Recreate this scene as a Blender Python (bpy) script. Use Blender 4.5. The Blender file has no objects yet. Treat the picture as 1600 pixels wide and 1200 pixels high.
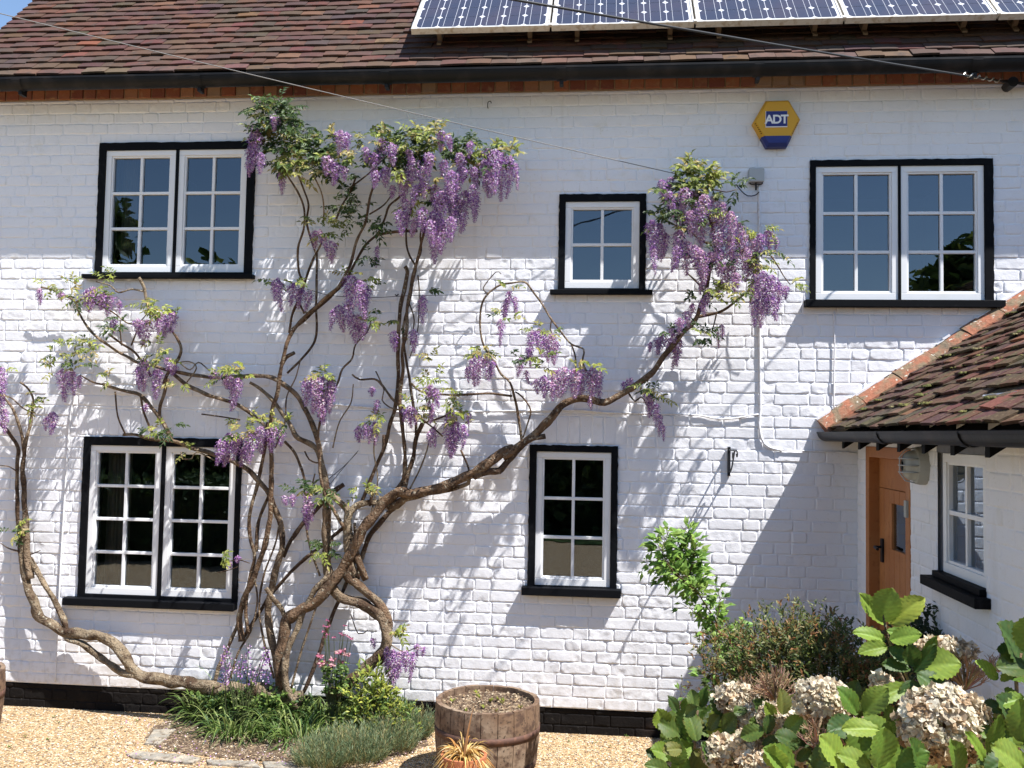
import bpy, math, random
import numpy as np
from mathutils import Vector, Matrix
R = math.radians
rnd = random.Random(7)
S = bpy.context.scene
COL = S.collection

# ------------------------------------------------------------------ camera
F = 1450.0
D = 6.2
yaw, pitch, roll = R(5.66), R(2.94), R(1.02)
_f = Vector((-math.sin(yaw)*math.cos(pitch), math.cos(yaw)*math.cos(pitch), math.sin(pitch)))
_r = Vector((math.cos(yaw), math.sin(yaw), 0)); _u = _r.cross(_f)
cr = _r*math.cos(roll)+_u*math.sin(roll); cu = -_r*math.sin(roll)+_u*math.cos(roll); cf = _f
def ray(px, py): return cf + cr*((px-800)/F) + cu*((600-py)/F)
_g = ray(1000, 1152)
CAMZ = -_g.z*D/_g.y
CAM = Vector((0, -D, CAMZ))
cd = bpy.data.cameras.new('camera'); co = bpy.data.objects.new('camera', cd); COL.objects.link(co)
co.matrix_world = Matrix(((cr.x, cu.x, -cf.x, CAM.x), (cr.y, cu.y, -cf.y, CAM.y), (cr.z, cu.z, -cf.z, CAM.z), (0, 0, 0, 1)))
cd.sensor_width = 36; cd.lens = 36*F/1600; cd.clip_end = 1000; cd.clip_start = 0.05
S.camera = co
S.render.resolution_x = 1024; S.render.resolution_y = 768

# ------------------------------------------------------------------ light
SUN = Vector((0.52, -0.285, 1.0)).normalized()
w = bpy.data.worlds.new("World"); S.world = w; w.use_nodes = True
nt = w.node_tree; bg = nt.nodes['Background']
sky = nt.nodes.new('ShaderNodeTexSky'); sky.sky_type = 'NISHITA'; sky.sun_disc = False
sky.sun_elevation = math.asin(SUN.z); sky.sun_rotation = math.atan2(SUN.x, SUN.y)
sky.air_density = 1.0; sky.dust_density = 0.1; sky.ozone_density = 2.2
nt.links.new(sky.outputs[0], bg.inputs[0]); bg.inputs[1].default_value = 0.105
sl = bpy.data.lights.new('sun', 'SUN'); sl.energy = 5.0; sl.angle = R(0.5); sl.color = (1.0, 0.98, 0.955)
so = bpy.data.objects.new('sun', sl); COL.objects.link(so)
so.rotation_euler = SUN.to_track_quat('Z', 'Y').to_euler()
S.view_settings.view_transform = 'Standard'; S.view_settings.look = 'None'
S.view_settings.exposure = 0.98; S.view_settings.gamma = 1
S.cycles.max_bounces = 7; S.cycles.diffuse_bounces = 3; S.cycles.transparent_max_bounces = 8

def W(px, py, q=0.0):
    """point on the vertical plane q metres in front of the cottage wall"""
    d = ray(px, py); t = (D-q)/d.y; return CAM + d*t
def PX(px, py, X):
    d = ray(px, py); t = X/d.x; return CAM + d*t
def GND(px, py, z=0.0):
    d = ray(px, py); t = (z-CAMZ)/d.z; return CAM + d*t
M_PX = D/F

# ------------------------------------------------------------------ materials
def mat(name, base=(.5, .5, .5), rough=.8, attr=False, noise=None, bump=None, spec=.3, metal=0, trans=0, var=.0):
    m = bpy.data.materials.new(name); m.use_nodes = True
    n = m.node_tree; N = n.nodes; Lk = n.links; p = N['Principled BSDF']; out = N['Material Output']
    p.inputs['Roughness'].default_value = rough
    p.inputs['Specular IOR Level'].default_value = spec
    p.inputs['Metallic'].default_value = metal
    tc = N.new('ShaderNodeTexCoord')
    if attr:
        a = N.new('ShaderNodeAttribute'); a.attribute_name = 'Col'; c = a.outputs['Color']
    else:
        rgb = N.new('ShaderNodeRGB'); rgb.outputs[0].default_value = (*base, 1); c = rgb.outputs[0]
    if noise:   # list of (scale, amount, colour)
        for sc, lo, hi, colr in noise:
            t = N.new('ShaderNodeTexNoise'); t.inputs['Scale'].default_value = sc; t.inputs['Detail'].default_value = 5
            Lk.new(tc.outputs['Object'], t.inputs['Vector'])
            mr = N.new('ShaderNodeMapRange'); mr.inputs['From Min'].default_value = lo; mr.inputs['From Max'].default_value = hi
            Lk.new(t.outputs['Fac'], mr.inputs['Value'])
            mx = N.new('ShaderNodeMix'); mx.data_type = 'RGBA'
            Lk.new(mr.outputs[0], mx.inputs[0]); Lk.new(c, mx.inputs[6]); mx.inputs[7].default_value = (*colr, 1)
            c = mx.outputs[2]
    Lk.new(c, p.inputs['Base Color'])
    if bump:
        last = None
        for sc, st, dist in bump:
            t = N.new('ShaderNodeTexNoise'); t.inputs['Scale'].default_value = sc; t.inputs['Detail'].default_value = 6
            Lk.new(tc.outputs['Object'], t.inputs['Vector'])
            b = N.new('ShaderNodeBump'); b.inputs['Strength'].default_value = st; b.inputs['Distance'].default_value = dist
            Lk.new(t.outputs['Fac'], b.inputs['Height'])
            if last: Lk.new(last, b.inputs['Normal'])
            last = b.outputs[0]
        Lk.new(last, p.inputs['Normal'])
    if trans:
        tr = N.new('ShaderNodeBsdfTranslucent'); Lk.new(c, tr.inputs['Color'])
        mx = N.new('ShaderNodeMixShader'); mx.inputs[0].default_value = trans
        Lk.new(p.outputs[0], mx.inputs[1]); Lk.new(tr.outputs[0], mx.inputs[2]); Lk.new(mx.outputs[0], out.inputs['Surface'])
    return m
M = {}
M['wall'] = mat('white_painted_brick', (.79, .785, .805), .72, noise=[(1.3, .5, .9, (.75, .74, .75)), (9, .60, .85, (.70, .68, .64)), (60, .62, .8, (.66, .64, .60))], bump=[(90, .35, .004), (380, .3, .0015)])
def wall_dirt(m):
    n = m.node_tree; N = n.nodes; L = n.links; p = N['Principled BSDF']; src = p.inputs['Base Color'].links[0].from_socket
    tc = N.new('ShaderNodeTexCoord'); sx = N.new('ShaderNodeSeparateXYZ'); L.new(tc.outputs['Object'], sx.inputs[0])
    mr = N.new('ShaderNodeMapRange'); mr.inputs['From Min'].default_value = .15; mr.inputs['From Max'].default_value = .62; mr.inputs['To Min'].default_value = 1; mr.inputs['To Max'].default_value = 0; L.new(sx.outputs['Z'], mr.inputs['Value'])
    t = N.new('ShaderNodeTexNoise'); t.inputs['Scale'].default_value = 26; t.inputs['Detail'].default_value = 8; L.new(tc.outputs['Object'], t.inputs['Vector'])
    mr2 = N.new('ShaderNodeMapRange'); mr2.inputs['From Min'].default_value = .46; mr2.inputs['From Max'].default_value = .7; L.new(t.outputs['Fac'], mr2.inputs['Value'])
    mp = N.new('ShaderNodeMapping'); mp.inputs['Scale'].default_value = (14, 14, 1.1); L.new(tc.outputs['Object'], mp.inputs[0])
    t2 = N.new('ShaderNodeTexNoise'); t2.inputs['Scale'].default_value = 1; t2.inputs['Detail'].default_value = 3; L.new(mp.outputs[0], t2.inputs['Vector'])
    mr3 = N.new('ShaderNodeMapRange'); mr3.inputs['From Min'].default_value = .62; mr3.inputs['From Max'].default_value = .8; mr3.inputs['To Max'].default_value = .25; L.new(t2.outputs['Fac'], mr3.inputs['Value'])
    mu = N.new('ShaderNodeMath'); mu.operation = 'MULTIPLY'; L.new(mr.outputs[0], mu.inputs[0]); L.new(mr2.outputs[0], mu.inputs[1])
    mu2 = N.new('ShaderNodeMath'); mu2.operation = 'MULTIPLY_ADD'; mu2.inputs[1].default_value = .45; L.new(mu.outputs[0], mu2.inputs[0]); L.new(mr3.outputs[0], mu2.inputs[2])
    mx = N.new('ShaderNodeMix'); mx.data_type = 'RGBA'; L.new(mu2.outputs[0], mx.inputs[0]); L.new(src, mx.inputs[6]); mx.inputs[7].default_value = (.50, .45, .38, 1); L.new(mx.outputs[2], p.inputs['Base Color'])
wall_dirt(M['wall'])
M['plinth'] = mat('black_plinth', (.010, .0085, .008), .8, spec=.1, noise=[(5, .58, .8, (.03, .02, .016)), (40, .66, .78, (.07, .06, .05))], bump=[(60, .5, .006)])
M['black'] = mat('black_gloss_paint', (.005, .0055, .007), .65, spec=.08, bump=[(30, .2, .004)], noise=[(25, .6, .8, (.018, .018, .02))])
M['white'] = mat('white_window_paint', (.78, .78, .78), .4, bump=[(14, .08, .002)], noise=[(6, .55, .8, (.72, .72, .70))])
M['grey'] = mat('grey_paint', (.17, .18, .21), .6, noise=[(20, .5, .8, (.12, .12, .14))])
M['gutter'] = mat('black_cast_gutter', (.010, .010, .011), .5, spec=.18, noise=[(7, .5, .8, (.035, .03, .028))], bump=[(40, .2, .003)])
M['tile'] = mat('clay_roof_tile', attr=True, rough=.9, noise=[(1.1, .5, .75, (.105, .062, .042)), (14, .52, .75, (.055, .042, .036)), (55, .66, .78, (.16, .13, .10))], bump=[(70, .5, .004)], spec=.2)
M['mosstile'] = mat('mossy_roof_tile', attr=True, rough=.9, noise=[(9, .5, .68, (.075, .07, .035)), (45, .58, .72, (.20, .15, .08))], bump=[(50, .8, .006)], spec=.15)
M['brick'] = mat('orange_brick', attr=True, rough=.9, noise=[(25, .55, .8, (.30, .17, .09))], bump=[(80, .5, .004)], spec=.15)
M['mortar'] = mat('mortar', (.30, .20, .12), .95, bump=[(80, .5, .004)])
M['fillet'] = mat('verge_tile_lichen', (.33, .13, .075), .9, noise=[(11, .45, .6, (.22, .16, .10)), (30, .62, .68, (.60, .56, .46)), (5, .56, .7, (.16, .13, .09))], bump=[(40, .8, .01)])
M['bark'] = mat('wisteria_bark', attr=True, rough=.85, noise=[(11, .47, .64, (.07, .042, .026)), (7, .56, .70, (.27, .21, .14)), (45, .60, .70, (.36, .32, .24)), (60, .56, .70, (.04, .026, .018))], bump=[(22, 1, .03), (90, 1, .014)], spec=.15)
M['leaf'] = mat('leaf', attr=True, rough=.5, trans=.35, spec=.35)
M['petal'] = mat('petal', attr=True, rough=.7, trans=.4, spec=.2)
M['dry'] = mat('dry_petal', attr=True, rough=.85, trans=.3, spec=.1)
M['wood'] = mat('oak_door', (.38, .145, .045), .55, noise=[(4, .45, .75, (.46, .20, .07)), (30, .55, .8, (.30, .11, .035))], bump=[(20, .1, .002)])
M['soil'] = mat('soil', (.10, .065, .042), .95, noise=[(30, .5, .62, (.26, .19, .12)), (90, .6, .68, (.5, .4, .28))], bump=[(40, 1, .03)])
M['stone'] = mat('edging_stone', (.24, .22, .185), .9, noise=[(12, .45, .65, (.36, .31, .24)), (35, .5, .65, (.14, .11, .08)), (70, .58, .7, (.5, .42, .3))], bump=[(30, .7, .01)])
M['cable'] = mat('grey_cable', (.20, .19, .18), .6)
M['cableblack'] = mat('black_cable', (.03, .03, .03), .5)
M['wire'] = mat('training_wire', (.04, .04, .05), .5, metal=.3)
M['iron'] = mat('wrought_iron', (.015, .015, .017), .45)
M['terra'] = mat('terracotta', (.42, .15, .07), .85, noise=[(20, .5, .8, (.34, .17, .10))])
M['alu'] = mat('aluminium', (.62, .60, .55), .4, metal=.4, noise=[(30, .5, .75, (.38, .30, .2))])
M['bracket'] = mat('dimmed_steel', (.20, .15, .11), .7)  # darker brown tone stands in for shade on the panel brackets
M['cell'] = mat('solar_cell', (.035, .04, .065), .25, spec=.35, noise=[(3, .4, .7, (.05, .045, .065))])
M['backsheet'] = mat('white_backsheet', (.55, .56, .60), .4)
M['label'] = mat('white_print', (.8, .8, .8), .4)
M['yellow'] = mat('yellow_plastic', (.62, .33, .02), .45)
M['navy'] = mat('navy_plastic', (.02, .03, .17), .45)
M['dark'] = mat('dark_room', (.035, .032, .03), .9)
M['curtain'] = mat('curtain_cloth', (.20, .17, .14), .9)
M['lampgrey'] = mat('lamp_grey', (.38, .38, .34), .5)
M['plasticgrey'] = mat('plastic_grey', (.42, .43, .43), .6)
M['lampglass'] = mat('lamp_frosted_glass', (.40, .40, .36), .25)
M['moss'] = mat('moss', attr=True, rough=.95, bump=[(120, 1, .01)])
def stave_mat():
    m = mat('barrel_wood', (.17, .105, .065), .85, noise=[(4, .45, .65, (.27, .20, .14)), (22, .48, .66, (.085, .05, .034)), (60, .58, .7, (.04, .028, .02))], bump=[(30, .6, .006)])
    return m
M['stave'] = stave_mat()
M['hoop'] = mat('rusty_hoop', (.11, .06, .045), .7, noise=[(30, .5, .7, (.18, .09, .06))], bump=[(60, .3, .003)], metal=.3)
def glass_mat():
    m = bpy.data.materials.new('window_glass'); m.use_nodes = True; n = m.node_tree; N = n.nodes; N.clear()
    o = N.new('ShaderNodeOutputMaterial'); g = N.new('ShaderNodeBsdfGlossy'); g.inputs['Roughness'].default_value = 0.0
    g.inputs['Color'].default_value = (.76, .87, 1, 1)
    t = N.new('ShaderNodeBsdfTransparent'); t.inputs[0].default_value = (.8, .82, .82, 1)
    tc = N.new('ShaderNodeTexCoord'); ns = N.new('ShaderNodeTexNoise'); ns.inputs['Scale'].default_value = 3.0
    b = N.new('ShaderNodeBump'); b.inputs['Strength'].default_value = .25; b.inputs['Distance'].default_value = .004
    n.links.new(tc.outputs['Object'], ns.inputs['Vector']); n.links.new(ns.outputs['Fac'], b.inputs['Height']); n.links.new(b.outputs[0], g.inputs['Normal'])
    fr = N.new('ShaderNodeFresnel'); fr.inputs['IOR'].default_value = 1.9
    ml = N.new('ShaderNodeMath'); ml.operation = 'MULTIPLY_ADD'; ml.inputs[1].default_value = 1.25; ml.inputs[2].default_value = 0.01; ml.use_clamp = True
    n.links.new(fr.outputs[0], ml.inputs[0])
    mx = N.new('ShaderNodeMixShader'); n.links.new(ml.outputs[0], mx.inputs[0]); n.links.new(t.outputs[0], mx.inputs[1]); n.links.new(g.outputs[0], mx.inputs[2])
    n.links.new(mx.outputs[0], o.inputs[0]); return m
M['glass'] = glass_mat()
def gravel_mat():
    m = mat('gravel', (.5, .4, .27), .85, bump=[(220, .4, .004)]); n = m.node_tree; N = n.nodes; L = n.links; p = N['Principled BSDF']
    tc = N.new('ShaderNodeTexCoord'); v = N.new('ShaderNodeTexVoronoi'); v.inputs['Scale'].default_value = 85
    L.new(tc.outputs['Object'], v.inputs['Vector'])
    cr_ = N.new('ShaderNodeValToRGB'); e = cr_.color_ramp.elements
    e[0].position = 0; e[0].color = (.13, .085, .055, 1); e[1].position = 1; e[1].color = (.66, .58, .46, 1)
    for ps, c in ((.25, (.36, .235, .115)), (.5, (.50, .365, .20)), (.7, (.42, .25, .115)), (.85, (.58, .45, .28))):
        x = cr_.color_ramp.elements.new(ps); x.color = (*c, 1)
    sp = N.new('ShaderNodeSeparateColor'); L.new(v.outputs['Color'], sp.inputs[0]); L.new(sp.outputs[0], cr_.inputs[0])
    L.new(cr_.outputs[0], p.inputs['Base Color'])
    b = N.new('ShaderNodeBump'); b.inputs['Strength'].default_value = 1; b.inputs['Distance'].default_value = .012; b.invert = True
    L.new(v.outputs['Distance'], b.inputs['Height']); L.new(b.outputs[0], p.inputs['Normal'])
    return m
M['gravel'] = gravel_mat()
M['pebble'] = mat('pebble', attr=True, rough=.8)
M['grass'] = mat('lawn', (.06, .11, .025), .9, noise=[(2, .4, .7, (.09, .13, .03)), (40, .4, .7, (.04, .08, .02))], bump=[(90, 1, .03)])

# ------------------------------------------------------------------ mesh builder
class MB:
    def __init__(s): s.v = []; s.f = []; s.c = []
    def add(s, vs, fs, c=(.5, .5, .5)):
        o = len(s.v); s.v.extend([tuple(x) for x in vs]); s.f.extend([tuple(i+o for i in f) for f in fs])
        if c and isinstance(c[0], (tuple, list)): s.c.extend(c)
        else: s.c.extend([c]*len(vs))
    def box(s, a, b, c=(.5, .5, .5)):
        x0, y0, z0 = a; x1, y1, z1 = b
        s.add([(x0, y0, z0), (x1, y0, z0), (x1, y1, z0), (x0, y1, z0), (x0, y0, z1), (x1, y0, z1), (x1, y1, z1), (x0, y1, z1)],
              [(0, 3, 2, 1), (4, 5, 6, 7), (0, 1, 5, 4), (1, 2, 6, 5), (2, 3, 7, 6), (3, 0, 4, 7)], c)
    def obox(s, o, ax, ay, az, c=(.5, .5, .5)):   # corner + three edge vectors
        o = Vector(o); P = [o, o+ax, o+ax+ay, o+ay, o+az, o+ax+az, o+ax+ay+az, o+ay+az]
        s.add(P, [(0, 3, 2, 1), (4, 5, 6, 7), (0, 1, 5, 4), (1, 2, 6, 5), (2, 3, 7, 6), (3, 0, 4, 7)], c)
    def tube(s, pts, rad, n=8, c=(.5, .5, .5), cap=True, colf=None):
        pts = [Vector(p) for p in pts]; k = len(pts)
        if k < 2: return
        up = None; vs = []; cs = []
        for i, p in enumerate(pts):
            t = (pts[min(i+1, k-1)]-pts[max(i-1, 0)])
            if t.length < 1e-9: t = Vector((0, 0, 1))
            t.normalize()
            if up is None:
                up = t.orthogonal().normalized()
            up = (up - t*up.dot(t))
            if up.length < 1e-6: up = t.orthogonal()
            up.normalize(); sd = t.cross(up)
            r = rad[i] if isinstance(rad, (list, tuple)) else rad
            for j in range(n):
                a = 2*math.pi*j/n
                rr = r*(1+.0) if not colf else r*(1+.13*math.sin(3*a+i*.55)+.07*math.sin(5*a-i*.9))
                vs.append(p+(up*math.cos(a)+sd*math.sin(a))*rr)
                cs.append(colf(i) if colf else c)
        fs = [(i*n+j, i*n+(j+1) % n, (i+1)*n+(j+1) % n, (i+1)*n+j) for i in range(k-1) for j in range(n)]
        if cap: fs += [tuple(range(n-1, -1, -1)), tuple((k-1)*n+j for j in range(n))]
        s.add(vs, fs, cs)
    def prism(s, poly, y0, y1, c=(.5, .5, .5)):   # polygon in XZ extruded in y
        n = len(poly); vs = [(x, y0, z) for x, z in poly]+[(x, y1, z) for x, z in poly]
        s.add(vs, [tuple(range(n)), tuple(range(2*n-1, n-1, -1))]+[(i, n+i, n+(i+1) % n, (i+1) % n) for i in range(n)], c)
    def build(s, name, m, parent=None, smooth=False, loc=None):
        me = bpy.data.meshes.new(name); vs = s.v
        if loc is not None:
            lx, ly, lz = loc; vs = [(x-lx, y-ly, z-lz) for x, y, z in vs]
        me.from_pydata(vs, [], s.f)
        if any(len(cc) == 3 for cc in s.c[:1]):
            a = me.color_attributes.new('Col', 'FLOAT_COLOR', 'POINT')
            arr = np.ones((len(s.v), 4), dtype=np.float32); arr[:, :3] = np.array(s.c, dtype=np.float32)
            a.data.foreach_set('color', arr.ravel())
        me.materials.append(m if not isinstance(m, str) else M[m])
        if smooth: me.polygons.foreach_set('use_smooth', [True]*len(me.polygons))
        me.validate(); me.update()
        o = bpy.data.objects.new(name, me); COL.objects.link(o)
        if loc is not None: o.location = loc
        if parent: o.parent = parent
        return o
def link(o, parent):      # parent whose own matrix is only a translation
    o.parent = parent
def thing(name, loc, label, cat, group=None):
    o = bpy.data.objects.new(name, None); COL.objects.link(o); o.location = loc; o.empty_display_size = .1
    o['label'] = label; o['category'] = cat
    if group: o['group'] = group
    o['_loc'] = 1; del o['_loc']
    return o
def part(mb, name, m, parent, smooth=False, base=None):
    """mesh in world coordinates, put under parent (whose world origin is base)"""
    base = Vector(base) if base is not None else wloc(parent)
    o = mb.build(name, m, None, smooth, tuple(base)); o.location = (0, 0, 0); o.parent = parent; return o
def wloc(o):
    l = Vector((0, 0, 0))
    while o: l += o.location; o = o.parent
    return l
def tag(o, label, cat, group=None, kind=None):
    o['label'] = label; o['category'] = cat
    if group: o['group'] = group
    if kind: o['kind'] = kind
    return o
def single(mb, name, m, label, cat, loc, group=None, smooth=False, kind=None):
    return tag(mb.build(name, m, None, smooth, tuple(loc)), label, cat, group, kind)
def bevel(o, wd=.003, seg=2):
    b = o.modifiers.new('bevel', 'BEVEL'); b.width = wd; b.segments = seg; b.limit_method = 'ANGLE'

def catmull(pts, step=.02):
    P = [Vector(p) for p in pts]
    if len(P) < 3:
        n = max(2, int((P[-1]-P[0]).length/step)); return [P[0].lerp(P[-1], i/n) for i in range(n+1)]
    P = [P[0]*2-P[1]]+P+[P[-1]*2-P[-2]]; out = []
    for i in range(1, len(P)-2):
        n = max(2, int((P[i+1]-P[i]).length/step))
        for k in range(n):
            t = k/n; a, b, c, d = P[i-1], P[i], P[i+1], P[i+2]
            out.append(.5*((2*b)+(c-a)*t+(2*a-5*b+4*c-d)*t*t+(3*b-a-3*c+d)*t**3))
    out.append(P[-2]); return out

def vnoise(x, z, sc, seed):
    x = x*sc+seed*17.3; z = z*sc+seed*9.7
    xi = np.floor(x).astype(np.int64); zi = np.floor(z).astype(np.int64); fx = x-xi; fz = z-zi
    fx = fx*fx*(3-2*fx); fz = fz*fz*(3-2*fz)
    def h(a, b):
        n = (a*374761393+b*668265263+seed*1442695) & 0x7fffffff
        n = ((n ^ (n >> 13))*1274126177) & 0x7fffffff
        n = n ^ (n >> 16)
        return (n & 0xffff)/65535.0
    return (h(xi, zi)*(1-fx)+h(xi+1, zi)*fx)*(1-fz)+(h(xi, zi+1)*(1-fx)+h(xi+1, zi+1)*fx)*fz-.5

# ------------------------------------------------------------------ brick wall relief (u,z -> height)
def brickwall(name, u0, u1, z0, z1, openings, arches, tf, m, parent, seed=1, relief=1.0, course=.0745):
    rg = random.Random(seed); bricks = []
    z = z0; row = 0
    while z < z1-.01:
        h = course+rg.uniform(-.002, .002); zt = min(z+h, z1)
        if z1-zt < .02: zt = z1
        segs = [(u0, u1, z, zt)]
        for (a, b, c, d) in openings+arches:
            ns = []
            for (sa, sb, sc, sd) in segs:
                if sb <= a or sa >= b or sd <= c or sc >= d: ns.append((sa, sb, sc, sd)); continue
                if sa < a: ns.append((sa, a, sc, sd))
                if sb > b: ns.append((b, sb, sc, sd))
                ia, ib = max(sa, a), min(sb, b)
                if sc < c: ns.append((ia, ib, sc, c))
                if sd > d: ns.append((ia, ib, d, sd))
            segs = ns
        e = [u0-rg.random()*.3]; st = row % 2
        while e[-1] < u1:
            st = 1-st
            wd = (.218 if st else .108) if rg.random() > .08 else (.16 if rg.random() < .5 else .218)
            e.append(e[-1]+wd+rg.uniform(-.008, .008))
        for (sa, sb, sc, sd) in segs:
            for a, b in zip(e[:-1], e[1:]):
                aa, bb = max(a, sa), min(b, sb)
                if bb-aa > 1e-4: bricks.append((aa, bb, sc, sd))
        z = zt; row += 1
    for (a, b, c, d) in arches:
        blocked = [(o[0], o[1], o[2], o[3]) for o in openings]
        x = a
        while x < b-.001:
            xe = min(x+.078+rg.uniform(-.004, .004), b)
            if b-xe < .03: xe = b
            bricks.append((x, xe, c, d)); x = xe
    V = []; Q = []; off = 0
    def axis(L):
        ed = [0, .0026, .0048, .007, .0105]
        if L < .026: return np.linspace(0, L, 4)
        k = max(1, int((L-.021)/.0105))
        mid = np.linspace(.0105, L-.0105, k+1)[1:-1]
        return np.concatenate([ed, mid, [L-x for x in ed[::-1]]])
    for (a, b, c, d) in bricks:
        au = axis(b-a); az = axis(d-c); U, Z = np.meshgrid(au, az); wU, wZ = b-a, d-c
        H = (.0045+rg.uniform(-.002, .0022))*relief
        rc = rg.choice([.004, .006, .009, .013, .02])
        rc = min(rc, wU*.45, wZ*.45)
        X = U+a; ZZ = Z+c
        wob = vnoise(X, ZZ, 38, seed)*.0045
        ins = .0022
        qx = np.abs(U-wU/2)-(wU/2-ins-rc); qz = np.abs(Z-wZ/2)-(wZ/2-ins-rc)
        sd = np.sqrt(np.maximum(qx, 0)**2+np.maximum(qz, 0)**2)+np.minimum(np.maximum(qx, qz), 0)-rc
        dd = -sd+wob
        t = np.clip(dd/.0045, 0, 1); t = t*t*(3-2*t)
        edge = np.minimum(np.minimum(U, wU-U), np.minimum(Z, wZ-Z)); mk = np.clip(edge/.0026, 0, 1)
        rough = rg.choice([.6, .8, 1, 1.3, 2.3])
        hgt = t*(H+(vnoise(X, ZZ, 22, seed+3)*.0020+vnoise(X, ZZ, 80, seed+5)*.0020)*rough*relief + (U/wU-.5)*rg.uniform(-.003, .003)*relief+(Z/wZ-.5)*rg.uniform(-.002, .002)*relief)*mk
        if rg.random() < .10:      # chipped face
            cx, cz = rg.uniform(0, wU), rg.uniform(0, wZ)
            rr = rg.uniform(.015, .04)
            hgt -= np.clip(1-((U-cx)**2+(Z-cz)**2)/rr**2, 0, 1)*.005*t*mk
        n, k = U.shape[1], U.shape[0]
        V.append(np.stack([X.ravel(), ZZ.ravel(), hgt.ravel()], 1))
        idx = np.arange(n*k).reshape(k, n)+off
        Q.append(np.stack([idx[:-1, :-1].ravel(), idx[:-1, 1:].ravel(), idx[1:, 1:].ravel(), idx[1:, :-1].ravel()], 1))
        off += n*k
    V = np.concatenate(V); Q = np.concatenate(Q)
    und = vnoise(V[:, 0], V[:, 1], .9, seed+9)*.010+vnoise(V[:, 0], V[:, 1], 3.1, seed+10)*.004
    hh = V[:, 2]+und*relief
    co_ = tf(V[:, 0], V[:, 1], hh).astype(np.float32)
    me = bpy.data.meshes.new(name); me.vertices.add(len(V)); me.vertices.foreach_set('co', co_.ravel())
    me.loops.add(Q.size); me.loops.foreach_set('vertex_index', Q.ravel().astype(np.int32))
    me.polygons.add(len(Q)); me.polygons.foreach_set('loop_start', np.arange(0, Q.size, 4, dtype=np.int32))
    me.polygons.foreach_set('loop_total', np.full(len(Q), 4, dtype=np.int32))
    me.polygons.foreach_set('use_smooth', np.ones(len(Q), dtype=bool))
    me.update(calc_edges=True); me.materials.append(M[m])
    o = bpy.data.objects.new(name, me); COL.objects.link(o); o.parent = parent
    return o

# ================================================================== GROUND
def sheet(name, pts, z, m, kind='structure'):
    mb = MB(); mb.add([(x, y, z) for x, y in pts], [tuple(range(len(pts)))]); o = mb.build(name, m); o['kind'] = kind; return o
sheet('ground', [(-150, -150), (150, -150), (150, 150), (-150, 150)], 0, 'gravel')
sheet('lawn', [(-60, -60), (60, -60), (60, -10.2), (-60, -10.2)], .02, 'grass')

# ================================================================== COTTAGE
house = thing('cottage', (0, 0, 0), 'white painted brick cottage with clay tile roof and black edged windows', 'house')
XL = W(-52, 600).x; XR = 5.2
PL = .165
zb = W(800, 145, 0).z            # top of the white wall
# window rectangles from their four sides
def rect(l, t, r, b):
    ym = (t+b)/2; xm = (l+r)/2
    return (W(l, ym).x, W(r, ym).x, W(xm, b).z, W(xm, t).z)
WIN = [
 dict(o=rect(153.5, 223, 397, 431), cas=[rect(163.5, 235, 273, 425), rect(277.5, 235, 385, 426)], cols=2, rows=3, sill=rect(135, 430, 399, 437)),
 dict(o=rect(873, 304, 1009, 455), cas=[rect(883, 315, 999, 451)], cols=2, rows=2, sill=rect(860, 454, 1019, 462)),
 dict(o=rect(1265, 250, 1551, 471), cas=[rect(1274, 260, 1403, 470), rect(1407, 259, 1537.5, 469)], cols=2, rows=3, sill=rect(1256, 470, 1565, 482)),
 dict(o=rect(127.5, 684, 375.5, 938), cas=[rect(138, 696, 250, 928), rect(256, 698, 367, 934)], cols=2, rows=4, sill=rect(105, 936, 371, 948)),
 dict(o=rect(826, 696, 964.5, 919), cas=[rect(837, 706, 954, 916)], cols=2, rows=3, sill=rect(816, 917, 970, 930)),
]
ops = [w_['o'] for w_ in WIN]
ops = [(a+.004, b-.004, c+.004, d-.004) for a, b, c, d in ops]
arches = []
for i in (3, 4):
    a, b, c, d = ops[i]; arches.append((a-.06, b+.06, d+.012, d+.20))
main = brickwall('wall', XL, XR, PL, zb, ops, arches, lambda u, z, h: np.stack([u, -h, z], 1), 'wall', house, seed=3)
# solid core of the house behind the brick face, window openings left free
mb = MB()
def core(u0, u1, z0, z1, holes, box):
    xs = sorted({u0, u1, *[x for h in holes for x in h[:2]]}); zs = sorted({z0, z1, *[x for h in holes for x in h[2:]]})
    for a, b in zip(xs[:-1], xs[1:]):
        for c, d in zip(zs[:-1], zs[1:]):
            mx, mz = (a+b)/2, (c+d)/2
            if any(h[0] < mx < h[1] and h[2] < mz < h[3] for h in holes): continue
            box(a, b, c, d)
core(XL, XR, PL, zb+.1, ops, lambda a, b, c, d: mb.box((a, .03, c), (b, .25, d)))
mb.box((XL, .25, 0), (XL+.22, 5.5, zb+.1)); mb.box((XR-.22, .25, 0), (XR, 5.5, zb+.1)); mb.box((XL, 5.5, 0), (XR, 5.7, zb+.1))
gm = 2.85
mb.add([(XL+.02, .2, zb), (XL+.02, 5.5, zb), (XL+.02, gm, zb+2.5), (XL+.2, .2, zb), (XL+.2, 5.5, zb), (XL+.2, gm, zb+2.5)], [(0, 2, 1), (3, 4, 5), (0, 3, 5, 2), (1, 2, 5, 4)])
part(mb, 'gable_wall', 'wall', house)
# plinth of black painted bricks
brickwall('plinth', XL, XR, -.02, PL-.002, [], [], lambda u, z, h: np.stack([u, -h+.006, z], 1), 'plinth', house, seed=8, relief=.9, course=.075)
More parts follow.
